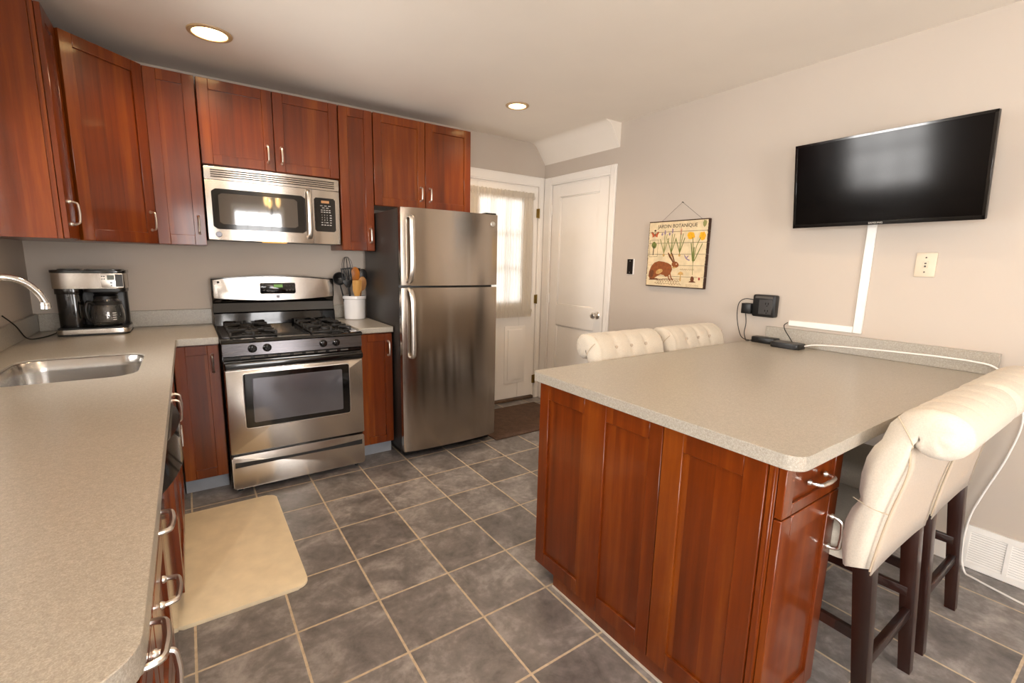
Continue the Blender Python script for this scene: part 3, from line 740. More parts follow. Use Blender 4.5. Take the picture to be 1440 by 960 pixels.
bm = BM(); prism(bm, rrect(1.13, 1.352, 1.112, 1.186, .01), -.1145, -.1118, 'y', .001); ds = obj('display', bm, M['black'], bgd)
bm = BM(); box(bm, 1.215, 1.27, -.1152, -.1143, 1.155, 1.175)
obj('clock_window', bm, M['lcd_green'], bgd)
for x in (1.148, 1.168, 1.29, 1.31, 1.33):
    for z in (1.133, 1.162): bm = BM(); box(bm, x, x + .011, -.1151, -.1143, z, z + .006); obj('key', bm, M['grey'], bgd)
bm = BM(); box(bm, 1.229, 1.249, -.1136, -.1118, 1.082, 1.102, .0008); box(bm, 1.233, 1.236, -.1142, -.113, 1.0855, 1.0985); obj('badge', bm, M['ctrl'], bgd)
bm = BM(); box(bm, .886, .899, -.1132, -.1118, 1.185, 1.198, .0005); obj('badge', bm, M['ink'], bgd)

# ------------------------------------------------------------------ microwave
MX0, MX1, MZ0, MZ1 = .856, 1.616, 1.455, 1.876
mw = thing('microwave', 'stainless steel over-the-range microwave with a black window', 'microwave', ((MX0 + MX1) / 2, -.2, MZ0))
bm = BM(); box(bm, MX0, MX1, -.30, -.004, MZ0, MZ1, .003); obj('body', bm, M['blacksat'], mw)
def bulge(x, d=.022): s = (x - MX0) / (MX1 - MX0); return -.325 - d * math.sin(PI * s) ** .8
def bow(x0, x1, y_back, off=0, n=14, d=.022):
    xs = [x0 + (x1 - x0) * i / n for i in range(n + 1)]
    return [(x, bulge(x, d) - off) for x in xs] + [(x1, y_back), (x0, y_back)]
bm = BM(); prism(bm, bow(MX0, MX1, -.30), 1.803, MZ1, 'z', .002); gr = obj('vent_grille', bm, M['steel'], mw)
bm = BM()
for k in range(4):
    z = 1.817 + k * .0125; prism(bm, bow(MX0 + .032, MX1 - .03, -.306, .0032, 28), z, z + .0052, 'z')
obj('grille_slots', bm, M['ink'], gr)
XD = 1.440
bm = BM(); prism(bm, bow(MX0, XD - .001, -.30), MZ0, 1.800, 'z', .003); dd = obj('door', bm, M['steel'], mw)
def curved(x0, x1, z0, z1, r, off, thick, n=24):
    """rounded plate following the bowed front"""
    bm = BM(); xs = [x0 + (x1 - x0) * i / n for i in range(n + 1)]
    rows = []
    for x in xs:
        e = min(x - x0, x1 - x); dz = 0 if e >= r else r - math.sqrt(max(0, r * r - (r - e) ** 2))
        a, b = z0 + dz, z1 - dz; y = bulge(x) - off
        rows.append([bm.verts.new(v) for v in ((x, y, a), (x, y, b), (x, y + thick, b), (x, y + thick, a))])
    for p, q in zip(rows, rows[1:]):
        for k in range(4): bm.faces.new((p[k], p[(k + 1) % 4], q[(k + 1) % 4], q[k]))
    bm.faces.new(rows[0]); bm.faces.new(rows[-1][::-1]); return bm
wf = obj('window_frame', curved(.884, 1.398, 1.518, 1.752, .016, .0018, .004), M['black'], dd)
obj('glass', curved(.918, 1.348, 1.548, 1.726, .012, .0026, .002), M['mwglass'], dd)
bm = BM(); hx = 1.415; hy = bulge(hx)
pts = smooth_path([(hx, hy + .002, 1.487), (hx, hy - .022, 1.494), (hx, hy - .036, 1.53), (hx, hy - .042, 1.64), (hx, hy - .036, 1.745), (hx, hy - .022, 1.782), (hx, hy + .002, 1.79)], 5)
tube(bm, pts, .013, 12, sx=.55, up=(0, -1, 0)); obj('handle', bm, M['nickel'], dd)
lg = [( .908, 1.487)]
bm = BM(); y = bulge(.908)
lathe(bm, [(.0165, 0), (.0165, .002), (.0135, .003), (.0135, .002), (0, .002)], (0, 0, 0), 24, 'y'); tube(bm, smooth_path([(-.007, .003, .004), (-.002, .003, .008), (.001, .003, .001), (-.003, .003, -.006), (.003, .003, -.007), (.008, .003, 0)], 4), .0011, 6)
obj('round_emblem', bm, M['ctrl'], dd, xf=face((.908, y, 1.487), (1, 0, 0), (0, -1, 0)))
bm = BM(); prism(bm, bow(XD + .001, MX1, -.30, 0, 6), MZ0, 1.800, 'z', .003); cpn = obj('control_panel', bm, M['steel'], mw)
kp = obj('keypad', curved(1.452, 1.588, 1.535, 1.752, .012, .0018, .004, 12), M['black'], cpn)
bm = BM(); prism(bm, [(1.497, bulge(1.52) - .0045), (1.547, bulge(1.52) - .004), (1.547, bulge(1.547) + .002), (1.497, bulge(1.497) + .002)], 1.719, 1.735, 'z'); obj('clock_window', bm, M['amber'], cpn)
bm = BM()
def kbar(x, z, w, hh): yk = bulge(x + w / 2) - .0022; box(bm, x, x + w, yk - .0012, yk + .003, z, z + hh)
for k, z in enumerate((1.700, 1.687)):
    for i in range(3 - k): kbar(1.489 + i * .026 + k * .012, z, .016, .0035)
for z in (1.672, 1.659):
    for i in range(4): kbar(1.493 + i * .017, z, .011, .0045)
for z in (1.640, 1.624, 1.608): kbar(1.549, z, .012, .0045)
for i in range(4): kbar(1.493 + i * .018, 1.576, .012, .005)
kbar(1.493, 1.592, .011, .0045); kbar(1.524, 1.592, .014, .0045); kbar(1.549, 1.592, .012, .0045)
obj('key_legends', bm, M['print_white'], cpn)
allb = BM()
for k, row in enumerate(('123', '456', '789', ' 0 ')):
    for i, ch in enumerate(row):
        if ch == ' ': continue
        x = 1.499 + i * .0165; tb = text_bm(ch, .012, face((x, bulge(x) - .0032, 1.642 - k * .016), (1, 0, 0), (0, -1, 0)))
        me = bpy.data.meshes.new('d'); tb.to_mesh(me); tb.free(); allb.from_mesh(me); bpy.data.meshes.remove(me)
obj('digits', allb, M['print_white'], cpn, flat=True)
bm = BM(); box(bm, 1.15, 1.29, -.27, -.2, MZ0 - .004, MZ0 + .001, .002); obj('work_light', bm, emit('warm_lens', lin('#ffb45a'), 1.2), mw)

# ------------------------------------------------------------------ refrigerator
FX0, FX1 = 1.862, 2.592
fr = thing('refrigerator', 'stainless steel top-freezer refrigerator beside the exterior door', 'refrigerator', ((FX0 + FX1) / 2, -.4, 0))
bm = BM(); box(bm, FX0 + .004, FX1 - .004, -.735, -.05, .045, 1.685, .006, 2); obj('body', bm, M['charcoal'], fr)
bm = BM(); box(bm, FX0 + .02, FX1 - .02, -.74, -.70, .012, .06, .004)
for x in (FX0 + .06, FX1 - .06): cyl(bm, (x - .0, -.69, .0), .02, .04, n=12)
obj('base_grille', bm, M['blacksat'], fr)
def fdoor(z0, z1, nm, hz0, hz1):
    n = 18; xs = [FX0 + .001 + (FX1 - FX0 - .002) * i / n for i in range(n + 1)]
    def fy(x):
        s = (x - FX0) / (FX1 - FX0); e = min(s, 1 - s)
        return -.795 - .024 * math.sin(PI * s) ** .75
    pts = [(x, fy(x)) for x in xs]
    bm = BM(); prism(bm, pts + [(FX1 - .001, -.755), (FX0 + .001, -.755)], z0, z1, 'z', .004); d = obj(nm, bm, M['steel_v'], fr)
    bm = BM(); box(bm, FX0 + .0015, FX1 - .0015, -.7545, -.737, z0 + .002, z1 - .002, .002); obj('gasket', bm, M['blacksat'], d)
    hx = FX0 + .058; hy = fy(hx)
    bm = BM()
    if hz0 > 1.2: pts = [(hx - .008, hy + .004, hz0 - .035), (hx - .004, hy - .03, hz0 - .005), (hx, hy - .048, hz0 + .06), (hx, hy - .05, (hz0 + hz1) / 2), (hx, hy - .046, hz1 - .05), (hx, hy - .036, hz1 - .008), (hx, hy + .004, hz1)]
    else: pts = [(hx, hy + .004, hz0), (hx, hy - .036, hz0 + .008), (hx, hy - .046, hz0 + .05), (hx, hy - .05, (hz0 + hz1) / 2), (hx, hy - .048, hz1 - .06), (hx - .004, hy - .03, hz1 + .005), (hx - .008, hy + .004, hz1 + .03)]
    tube(bm, smooth_path(pts, 6), .0165, 12, sx=.55, up=(0, -1, 0)); obj('handle', bm, M['nickel'], d)
    return d, fy
fd, fy = fdoor(1.196, 1.690, 'freezer_door', 1.25, 1.637)
fdoor(.06, 1.182, 'fridge_door', .722, 1.15)
bm = BM(); lathe(bm, [(.019, -.002), (.019, .002), (.016, .003), (.0155, .002), (0, .002)], (0, 0, 0), 24, 'y')
tube(bm, smooth_path([(-.008, .003, .004), (-.002, .003, .009), (.001, .003, .001), (-.003, .003, -.007), (.003, .003, -.008), (.009, .003, 0)], 4), .0012, 6)
obj('round_emblem', bm, M['nickel'], fd, xf=face((2.548, fy(2.548), 1.625), (1, 0, 0), (0, -1, 0)))
bm = BM(); box(bm, 2.50, 2.585, -.79, -.70, 1.6905, 1.703, .004); obj('hinge_cover', bm, M['blacksat'], fr)

# ------------------------------------------------------------------ dishwasher
dw = thing('dishwasher', 'black-topped built-in dishwasher under the sink counter', 'dishwasher', (.32, -2.01, 0))
bm = BM(); box(bm, .05, .595, -2.318, -1.706, .09, .86, .003); obj('tub', bm, M['blacksat'], dw)
bm = BM(); box(bm, .52, .535, -2.318, -1.706, .001, .088); obj('toe_kick', bm, M['blacksat'], dw)
bm = BM(); box(bm, .597, .615, -2.316, -1.708, .1, .735, .004); obj('door', bm, steel('dishwasher_steel', '#8f8c8a', .09, 'n', amt=.02), dw)
n = 16; pts = [(.597, -2.316)] + [(.618 + .062 * math.sin(PI * i / n) ** .8, -2.316 + .608 * i / n) for i in range(n + 1)] + [(.597, -1.708)]
bm = BM(); prism(bm, pts, .755, .872, 'z', .006); cpz = obj('control_panel', bm, M['black'], dw)
bm = BM(); box(bm, .676, .6815, -1.99, -1.94, .775, .83, .001); obj('badge', bm, M['nickel'], cpz)

# ------------------------------------------------------------------ bar stools
def make_stool(name, label):
    """local frame: faces +y, floor at z 0, width along x"""
    t = thing(name, label, 'bar stool', (0, 0, 0), 'tufted bar stools at the peninsula')
    hw = .245
    front = [(-.146, .515), (-.139, .55), (-.134, .60), (-.136, .65), (-.146, .69), (-.158, .715), (-.163, .73), (-.157, .75), (-.156, .80), (-.162, .85), (-.174, .885), (-.189, .91), (-.193, .93), (-.200, .96), (-.220, .99), (-.246, 1.011), (-.280, 1.022)]
    a0 = math.radians(78); cy, cz, r = -.306, .958, .063
    roll = [(cy + r * math.cos(a), cz + r * math.sin(a)) for a in [a0 + (math.radians(335) - a0) * i / 14 for i in range(1, 15)]]
    rear = [(-.2535, .915), (-.258, .88), (-.259, .85), (-.252, .80), (-.240, .74), (-.230, .68), (-.221, .61), (-.213, .535)]
    prof = front + roll + rear; NF = len(front)
    buttons = [(x, z) for k, z in enumerate((.72, .80, .88, .96)) for x in ([-.16, -.055, .055, .16] if k % 2 == 0 else [-.11, 0, .11])]
    MID = [(.50, -.176), (.60, -.181), (.70, -.190), (.80, -.206), (.86, -.220), (.91, -.240), (.94, -.262), (1.1, -.280)]
    def midy(z):
        for (z0, y0), (z1, y1) in zip(MID, MID[1:]):
            if z <= z1: return y0 + (y1 - y0) * max(0, (z - z0) / (z1 - z0))
        return -.28
    def sstep(x, a, b): t = max(0, min(1, (x - a) / (b - a))); return t * t * (3 - 2 * t)
    def mid_of(j, z):
        zz = min(max(z, .55), .94); p = (midy(zz), zz); c = (-.296, .960)
        if j < NF: w = sstep(z, .88, 1.0)
        elif j < NF + 14: w = 1 if j < NF + 9 else 1 - .5 * (j - NF - 8) / 6
        else: w = .5 * sstep(z, .80, .915)
        return p[0] + (c[0] - p[0]) * w, p[1] + (c[1] - p[1]) * w
    nx = 44; bm = BM(); rows = []
    for i in range(nx + 1):
        s = -1 + 2 * i / nx; x = hw * s
        e = max(0, (abs(s) - .93) / .07); k = 1 - .30 * e * e          # side edges pull in a little
        cyy = sum(p[0] for p in prof) / len(prof)
        row = []
        for j, (y, z) in enumerate(prof):
            yy = y; xx = x
            if e > 0:
                ym, zm = mid_of(j, z); yy = ym + (y - ym) * k; z = zm + (z - zm) * (1 - .08 * e * e)
            if j < NF + 3 and .66 < z < 1.03:
                d = 0
                for bx, bz in buttons: d += .016 * math.exp(-((x - bx) ** 2 + (z - bz) ** 2) / .0006)
                pk = .0
                if z > .90: pk = .006 * max(0, math.cos((x) * 2 * PI / .108)) ** 6
                yy -= d; 
                if j >= NF - 3: z -= pk; 
                yy -= pk * .6 if j < NF else 0
            # pleats fanning over the scroll end
            row.append(bm.verts.new((xx, yy, z)))
        rows.append(row)
    m_ = len(prof)
    for a, b in zip(rows, rows[1:]):
        for j in range(m_): bm.faces.new((a[j], b[j], b[(j + 1) % m_], a[(j + 1) % m_]))
    # closed upholstered ends: each end is drawn in by rings towards its middle line
    for row, sg in ((rows[0], -1), (rows[-1], 1)):
        prev = row
        for q in (.85, .6, .3):
            nr = []
            for j, v in enumerate(row):
                mid = Vector((0, *mid_of(j, v.co.z)))
                p = Vector((v.co.x, mid.y + (v.co.y - mid.y) * q, mid.z + (v.co.z - mid.z) * q))
                crease = .004 * math.cos((j - NF) * 2.2) * (q > .5) if NF + 3 <= j < NF + 14 else 0
                p.x = sg * (hw + .016 * math.sqrt(1 - q * q) + crease)
                nr.append(bm.verts.new(p))
            for j in range(m_): bm.faces.new((prev[j], nr[j], nr[(j + 1) % m_], prev[(j + 1) % m_]))
            prev = nr
        f = bm.faces.new(prev); bmesh.ops.triangulate(bm, faces=[f])
    back = obj('backrest', bm, M['fabric'], t, sharp=180)
    for bx, bz in buttons:
        bm = BM(); j = min(range(NF), key=lambda q: abs(front[q][1] - bz)); lathe(bm, [(.0001, .0), (.008, -.001), (.0085, -.004), (.006, -.008)], (bx, front[j][0] - .008, bz), 10, 'y')
        obj('tufting_button', bm, M['fabric_shaded'], back)
    for sg in (-1, 1):                                          # piping and seams
        for pts, rad in (([(sg * (hw + .001), y - .001, z) for y, z in rear], .0026), ([(sg * (hw + .004), -.222, .985), (sg * (hw + .0155), -.245, .955), (sg * (hw + .0155), -.262, .925), (sg * (hw + .002), -.258, .905)], .0016),
                         ([(sg * (hw + .003), -.152, .73), (sg * (hw + .0155), -.196, .722), (sg * (hw + .003), -.234, .715)], .0016)):
            bm = BM(); tube(bm, smooth_path(pts, 3), rad, 6); obj('seam', bm, M['seam'], back)
    bm = BM(); prv = None
    rr = [(-.2575, .905), (-.2605, .88), (-.2615, .85), (-.2545, .80), (-.2425, .74), (-.2325, .68), (-.2235, .61), (-.2155, .528)]
    for y, z in rr:
        rw = [bm.verts.new((-.236 + .472 * i / 12, y, z + (.012 * abs(2 * i / 12 - 1) ** 2 * 0 if z > .53 else -.010 * abs(2 * i / 12 - 1) ** 3))) for i in range(13)]
        if prv:
            for i in range(12): bm.faces.new((prv[i], prv[i + 1], rw[i + 1], rw[i]))
        prv = rw
    o = obj('rear_cover', bm, M['fabric_shaded'], back, sharp=180); md = o.modifiers.new('thick', 'SOLIDIFY'); md.thickness = .003  # rear face's shade is painted: darker copy of the backrest linen
    # seat with a rounded cushion and skirt
    bm = BM(); rws = []
    for inset, z in ((.012, .495), (.0, .50), (.0, .535), (.006, .548), (.0, .558), (.004, .575), (.02, .592), (.06, .60), (.15, .603)):
        rws.append([bm.verts.new((x, y, z)) for x, y in rrect(-.188 + inset, .188 - inset, -.15 + inset, .275 - inset, max(.045 - inset * .2, .01), 5)])
    for a, b in zip(rws, rws[1:]):
        for i in range(len(a)): bm.faces.new((a[i], a[(i + 1) % len(a)], b[(i + 1) % len(a)], b[i]))
    bm.faces.new(rws[0][::-1]); bm.faces.new(rws[-1]); obj('seat', bm, M['fabric'], t, sharp=60)
    lx = .20
    for sg in (-1, 1):
        bm = BM(); bar(bm, (sg * lx, -.238, 0), (sg * lx, -.19, .53), .036, .034, .046, .05); obj('leg', bm, M['espresso'], t)
        fx_ = .162
        bm = BM(); bar(bm, (sg * fx_, .24, 0), (sg * fx_, .235, .53), .034, .034, .046, .046); obj('leg', bm, M['espresso'], t)
        bm = BM(); bar(bm, (sg * (lx - .012), -.212, .29), (sg * (fx_ + .004), .238, .29), .02, .032); obj('stretcher', bm, M['espresso'], t)
    bm = BM(); bar(bm, (-lx, -.218, .215), (lx, -.218, .215), .022, .036); obj('stretcher', bm, M['espresso'], t)
    bm = BM(); bar(bm, (-fx_, .238, .17), (fx_, .238, .17), .024, .038); obj('footrest', bm, M['espresso'], t)
    return t
def copy_tree(o, parent=None):
    c = o.copy(); COL.objects.link(c)
    if parent is not None: c.parent = parent; c.matrix_parent_inverse = o.matrix_parent_inverse
    for ch in list(o.children): copy_tree(ch, c)
    return c
S0 = make_stool('bar_stool', 'cream tufted bar stool nearest the viewer on the right, beside the peninsula drawer')
S0.location = (2.47, -3.083, 0)
for (x, y, rz, lab) in ((3.01, -3.083, 0, 'cream bar stool between the nearest stool and the white floor vent'),
                        (2.555, -2.335, PI, 'cream tufted bar stool behind the peninsula, closer to the refrigerator'),
                        (3.122, -2.335, PI, 'cream tufted bar stool behind the peninsula, closer to the wall with the picture')):
    c = copy_tree(S0); c.location = (x, y, 0); c.rotation_euler = (0, 0, rz); c['label'] = lab

# ------------------------------------------------------------------ television and its cable channel
tilt, tyaw = math.radians(9.3), math.radians(-2.2)
up = Vector((-math.sin(tilt) * math.cos(tyaw), -math.sin(tilt) * math.sin(tyaw), math.cos(tilt))); rt = Vector((math.sin(tyaw), -math.cos(tyaw), 0))
nr = rt.cross(up).normalized()
if nr.x > 0: nr = -nr
base = Vector((3.51, -2.768, 1.58))
mt = Matrix((rt, nr, up)).transposed().to_4x4(); mt.translation = base
tv = thing('television', 'black flat screen television mounted on the right wall, tilted down', 'television', (3.56, -2.768, 1.579))
tw, th = .775, .428
bm = BM(); box(bm, -tw / 2, tw / 2, -.028, 0, 0, th, .004, 2); box(bm, -.25, .25, -.055, -.026, .05, .33, .012, 2); obj('housing', bm, M['blacksat'], tv, xf=mt)
bm = BM(); box(bm, -tw / 2 + .012, tw / 2 - .012, -.001, .0012, .018, th - .012); obj('screen', bm, M['screen'], tv, xf=mt)
bm = BM()
for q in ((-tw / 2, -tw / 2 + .012, 0, th), (tw / 2 - .012, tw / 2, 0, th), (-tw / 2, tw / 2, th - .012, th), (-tw / 2, tw / 2, 0, .018)): box(bm, q[0], q[1], -.0005, .003, q[2], q[3], .001)
bz = obj('bezel', bm, M['black'], tv, xf=mt)
obj('wordmark', text_bm('SAMSUNG', .013, mt @ Matrix.Translation((0, .0032, .009))), M['print_white'], bz, flat=True)
bm = BM(); box(bm, W - .02, W - .001, -2.90, -2.64, 1.66, 1.92, .003); box(bm, W - .075, W - .02, -2.80, -2.74, 1.72, 1.86, .004); obj('wall_bracket', bm, M['blacksat'], tv)
cc = thing('cable_channel', 'white plastic cable channel running down the wall below the television', 'cable channel', (W - .006, -2.7, 1.03))
bm = BM(); box(bm, W - .013, W - .0005, -2.738, -2.697, 1.028, 1.615, .003); obj('vertical_channel', bm, M['white_plastic'], cc)
bm = BM(); box(bm, W - .0135, W - .0005, -2.6965, -2.372, 1.028, 1.062, .003); obj('horizontal_channel', bm, M['white_plastic'], cc)

# ------------------------------------------------------------------ wall plates, charger, boxes and cables
sw = thing('wall_plate', 'narrow dark wall plate between the panelled door and the rabbit picture', 'wall plate', (W - .004, -1.137, 1.29))
bm = BM(); box(bm, W - .004, W - .0005, -1.175, -1.106, 1.288, 1.41, .001); obj('backing', bm, M['white_plastic'], sw)
bm = BM(); box(bm, W - .009, W - .004, -1.163, -1.106, 1.290, 1.408, .0015); obj('cover', bm, M['bronze'], sw)
bm = BM()
for z in (1.305, 1.393): cyl(bm, (W - .0105, -1.135, z), .004, .002, 'x', 10)
obj('screws', bm, M['nickel'], sw)
pl = thing('phone_plate', 'square almond phone jack plate under the right end of the television', 'wall plate', (W - .003, -2.954, 1.33))
bm = BM(); box(bm, W - .007, W - .0005, -2.992, -2.914, 1.334, 1.448, .0025, 2); obj('cover', bm, M['almond'], pl)
bm = BM()
for z in (1.357, 1.425): cyl(bm, (W - .0085, -2.952, z), .0035, .002, 'x', 10)
obj('screws', bm, M['grey'], pl)
bm = BM(); box(bm, W - .011, W - .007, -2.962, -2.944, 1.376, 1.408, .001); jk = obj('jack', bm, M['almond'], pl)
bm = BM(); box(bm, W - .0115, W - .0108, -2.957, -2.949, 1.380, 1.388); box(bm, W - .0115, W - .0108, -2.957, -2.949, 1.394, 1.401); obj('jack_socket', bm, M['grey'], jk)
ou = thing('outlet_adapter', 'black multi-outlet adapter plugged into the wall above the peninsula', 'outlet adapter', (W - .02, -2.23, 1.065))
bm = BM(); prism(bm, rrect(-2.302, -2.165, 1.066, 1.20, .012, 4), W - .045, W - .001, 'x', .005); obj('housing', bm, M['blacksat'], ou)
bm = BM(); box(bm, W - .0475, W - .044, -2.285, -2.205, 1.082, 1.172, .002); sf = obj('socket_face', bm, M['charcoal'], ou)
bm = BM()
for z in (1.105, 1.148):
    for y in (-2.262, -2.246): box(bm, W - .0482, W - .047, y - .0015, y + .0015, z - .006, z + .006)
    cyl(bm, (W - .0482, -2.254, z - .013), .003, .001, 'x', 8)
obj('socket_slots', bm, M['black'], sf)
bm = BM(); box(bm, W - .0475, W - .044, -2.285, -2.18, 1.178, 1.192, .001); obj('indicator_strip', bm, M['grey'], ou)
ch = thing('power_brick', 'small black plug-in charger on the left side of the outlet adapter', 'charger', (W - .035, -2.13, 1.075))
bm = BM(); box(bm, W - .06, W - .006, -2.163, -2.103, 1.078, 1.142, .004, 2); obj('plug_body', bm, M['blacksat'], ch)
bm = BM(); tube(bm, smooth_path([(W - .058, -2.135, 1.08), (W - .07, -2.15, 1.02), (W - .07, -2.145, .96), (W - .08, -2.165, .918), (W - .10, -2.185, .9175), (W - .085, -2.206, .925)], 5), .0025, 6); obj('cord', bm, M['blacksat'], ch)
b1 = thing('power_supply', 'narrow black power supply box lying at the wall end of the peninsula', 'power supply', (W - .06, -2.27, ZC))
bm = BM(); box(bm, W - .10, W - .032, -2.345, -2.208, ZC + .0005, ZC + .036, .005, 2); obj('case', bm, M['blacksat'], b1)
bm = BM(); tube(bm, smooth_path([(W - .04, -2.168, 1.166), (W - .07, -2.13, 1.17), (W - .075, -2.095, 1.14), (W - .07, -2.088, 1.06), (W - .07, -2.11, .97), (W - .07, -2.14, .925), (W - .06, -2.2, .9175), (W - .05, -2.206, .93)], 5), .0025, 6); obj('power_cord', bm, M['blacksat'], b1)
b2 = thing('set_top_box', 'flat black network box on the peninsula in front of the power supply', 'network box', (W - .1, -2.42, ZC))
bm = BM(); prism(bm, rrect(W - .165, W - .065, -2.505, -2.352, .014, 5), ZC + .0005, ZC + .03, 'z', .005); cs = obj('case', bm, M['blacksat'], b2)
bm = BM(); prism(bm, rrect(W - .158, W - .072, -2.498, -2.359, .010, 4), ZC + .03, ZC + .0312, 'z'); obj('top_plate', bm, M['charcoal'], cs)
bm = BM(); tube(bm, smooth_path([(W - .008, -2.366, 1.045), (W - .03, -2.358, 1.03), (W - .035, -2.37, 1.0), (W - .06, -2.41, .965), (W - .09, -2.44, .945)], 5), .0025, 6); obj('cord', bm, M['blacksat'], b2)
bm = BM(); tube(bm, smooth_path([(W - .09, -2.506, .932), (W - .06, -2.56, .945), (W - .04, -2.72, .955), (W - .035, -2.985, .966), (W - .035, -3.114, .968), (W - .035, -3.186, .966), (W - .035, -3.25, .955), (W - .035, -3.31, .90), (W - .035, -3.365, .76), (W - .035, -3.345, .58), (W - .035, -3.295, .38), (W - .04, -3.268, .25), (W - .055, -3.266, .10), (W - .08, -3.29, .012), (W - .10, -3.33, .005), (W - .145, -3.47, .005), (W - .2, -3.70, .005), (W - .22, -3.9, .005)], 6), .0042, 8)
tag(obj('white_cable', bm, M['white_plastic']), 'white cable running along the peninsula and drooping to the floor by the vent', 'cable')

# floor-level vent
vy0, vy1 = -3.95, -3.262; vz = .208
vn = thing('wall_vent', 'white louvred air return vent low on the right wall', 'vent', (W - .01, (vy0 + vy1) / 2, 0))
bm = BM(); nb = 5; bw = (vy1 - vy0 - .02) / nb
box(bm, W - .012, W - .0005, vy0, vy1, .001, .032, .002); box(bm, W - .012, W - .0005, vy0, vy1, vz - .03, vz, .002)
for i in range(nb + 1):
    y = vy1 - .008 - i * bw; box(bm, W - .012, W - .0005, y - .009, y + .008, .03, vz - .028, .001)
obj('frame', bm, M['white_plastic'], vn)
bm = BM()
nl = 13
for k in range(nl):
    z = .036 + (vz - .07) * k / (nl - 1)
    prism(bm, [(W - .009, z - .004), (W - .0075, z - .0035), (W - .003, z + .004), (W - .0045, z + .004)], vy0 + .01, vy1 - .01, 'y')
obj('louvres', bm, M['white_plastic'], vn)
bm = BM(); box(bm, W - .0024, W - .0006, vy0 + .01, vy1 - .01, .02, vz - .02); obj('dark_backing', bm, M['grey'], vn)

# ------------------------------------------------------------------ picture
PY0, PZ0, PW, PH, PT = -1.322, 1.208, .487, .472, .03
pf = face((W - PT - .002, PY0, PZ0), (0, -1, 0), (-1, 0, 0))
pic = thing('wall_picture', 'vintage botanical picture of a rabbit and flowers hanging by a wire', 'picture', (W - .016, PY0 - PW / 2, PZ0))
bm = BM()
for k in range(6): box(bm, 0, PW, -PT, 0, PH * k / 6 + .0008, PH * (k + 1) / 6 - .0008, .0008)
boards = obj('plank_board', bm, rug_mat('worn_edges', '#2a1a12', '#4a2f20'), pic, xf=pf)
bm = BM(); rr_ = random.Random(3)
for k in range(6):
    e = lambda: rr_.uniform(.002, .007)
    z0, z1 = PH * k / 6 + (.0012 if k else .008), PH * (k + 1) / 6 - (.0012 if k < 5 else .008)
    n_ = 12
    left = [(e(), z1 - (z1 - z0) * i / n_) for i in range(n_ + 1)]; right = [(PW - e() * .6, z0 + (z1 - z0) * i / n_) for i in range(n_ + 1)]
    prism(bm, left + right, .0, .0008, 'y')
sheet = obj('printed_face', bm, paint('aged_paper', '#dcc7a0', .7, var=.12, scale=22), pic, xf=pf)
cols = {k: paint('ink_' + k, v, .75, var=.2, scale=60) for k, v in dict(rust='#8a4a1c', brown='#6b3a17', orange='#b8542a', yellow='#e8a818', green='#6c7434', olive='#8c8a52', dark='#3a2c20', lilac='#8a7688', red='#9c2a22', tan='#c39a5c', rose='#c78f72', cream='#ecdcb8').items()}
def S(pts): return [(x * PW, z * PH) for x, z in pts]
def art(name, col, polys=(), lines=(), b=.0008):
    bm = BM()
    for p in polys: prism(bm, S(p), b, b + .0005, 'y')
    for p, wd_ in lines:
        q = [Vector((x * PW, b + .0003, z * PH)) for x, z in p]; tube(bm, smooth_path(q, 4), wd_, 5)
    return obj(name, bm, cols[col], pic, xf=pf)
def blob(cx, cy, rx, ry, n=18, rot=0, wob=0, seed=0):
    rg_ = random.Random(seed); out = []
    for i in range(n):
        a = 2 * PI * i / n; k = 1 + wob * rg_.uniform(-1, 1); x, y = rx * k * math.cos(a), ry * k * math.sin(a)
        out.append((cx + x * math.cos(rot) - y * math.sin(rot), cy + x * math.sin(rot) + y * math.cos(rot)))
    return out
body = [(.045, .155), (.05, .22), (.085, .31), (.14, .37), (.22, .395), (.31, .385), (.39, .365), (.45, .335), (.47, .27), (.44, .20), (.40, .165), (.36, .155), (.33, .18), (.27, .19), (.22, .17), (.16, .13), (.08, .12)]
art('rabbit', 'rust', [body, blob(.515, .345, .062, .045, rot=-.25)], [([(.40, .2), (.42, .14), (.45, .1)], .004), ([(.44, .21), (.46, .15), (.49, .11)], .004)])
art('rabbit_ears', 'brown', [[(.47, .375), (.40, .46), (.37, .52), (.385, .525), (.43, .47), (.49, .385)], [(.49, .385), (.455, .46), (.425, .525), (.44, .53), (.475, .47), (.51, .38)]], b=.0013)
art('rabbit_belly', 'tan', [blob(.24, .235, .06, .035, rot=.4, wob=.1), blob(.50, .30, .035, .012)], b=.0013)
art('rabbit_haunch', 'brown', [blob(.10, .20, .04, .06, rot=-.3, wob=.08), [(.06, .13), (.20, .13), (.26, .115), (.14, .105), (.08, .11)]], b=.0013)
art('rabbit_eye', 'cream', [blob(.535, .352, .008, .008)], b=.0018)
art('ground_line', 'brown', [[(.06, .112), (.5, .125), (.5, .118), (.06, .1)]], [([(.3, .13), (.45, .128), (.62, .132)], .0011)])
art('butterfly', 'orange', [[(.115, .80), (.06, .84), (.045, .83), (.07, .79), (.07, .76), (.10, .765)], [(.12, .80), (.175, .84), (.19, .83), (.165, .79), (.165, .76), (.135, .765)]])
art('butterfly_body', 'dark', [blob(.118, .795, .007, .035), blob(.118, .86, .018, .014)], [([(.045, .835), (.07, .84), (.11, .80)], .0012), ([(.19, .835), (.165, .84), (.125, .80)], .0012)], b=.0013)
art('leaf_frame', 'dark', [], [([(.035, .46), (.035, .59), (.035, .715)], .0009), ([(.035, .715), (.1, .717), (.185, .72)], .0009), ([(.185, .72), (.185, .6), (.183, .465)], .0009), ([(.183, .465), (.1, .462), (.035, .46)], .0009)])
art('tree_leaf', 'green', [blob(.112, .64, .045, .05, wob=.1, seed=2)], [])
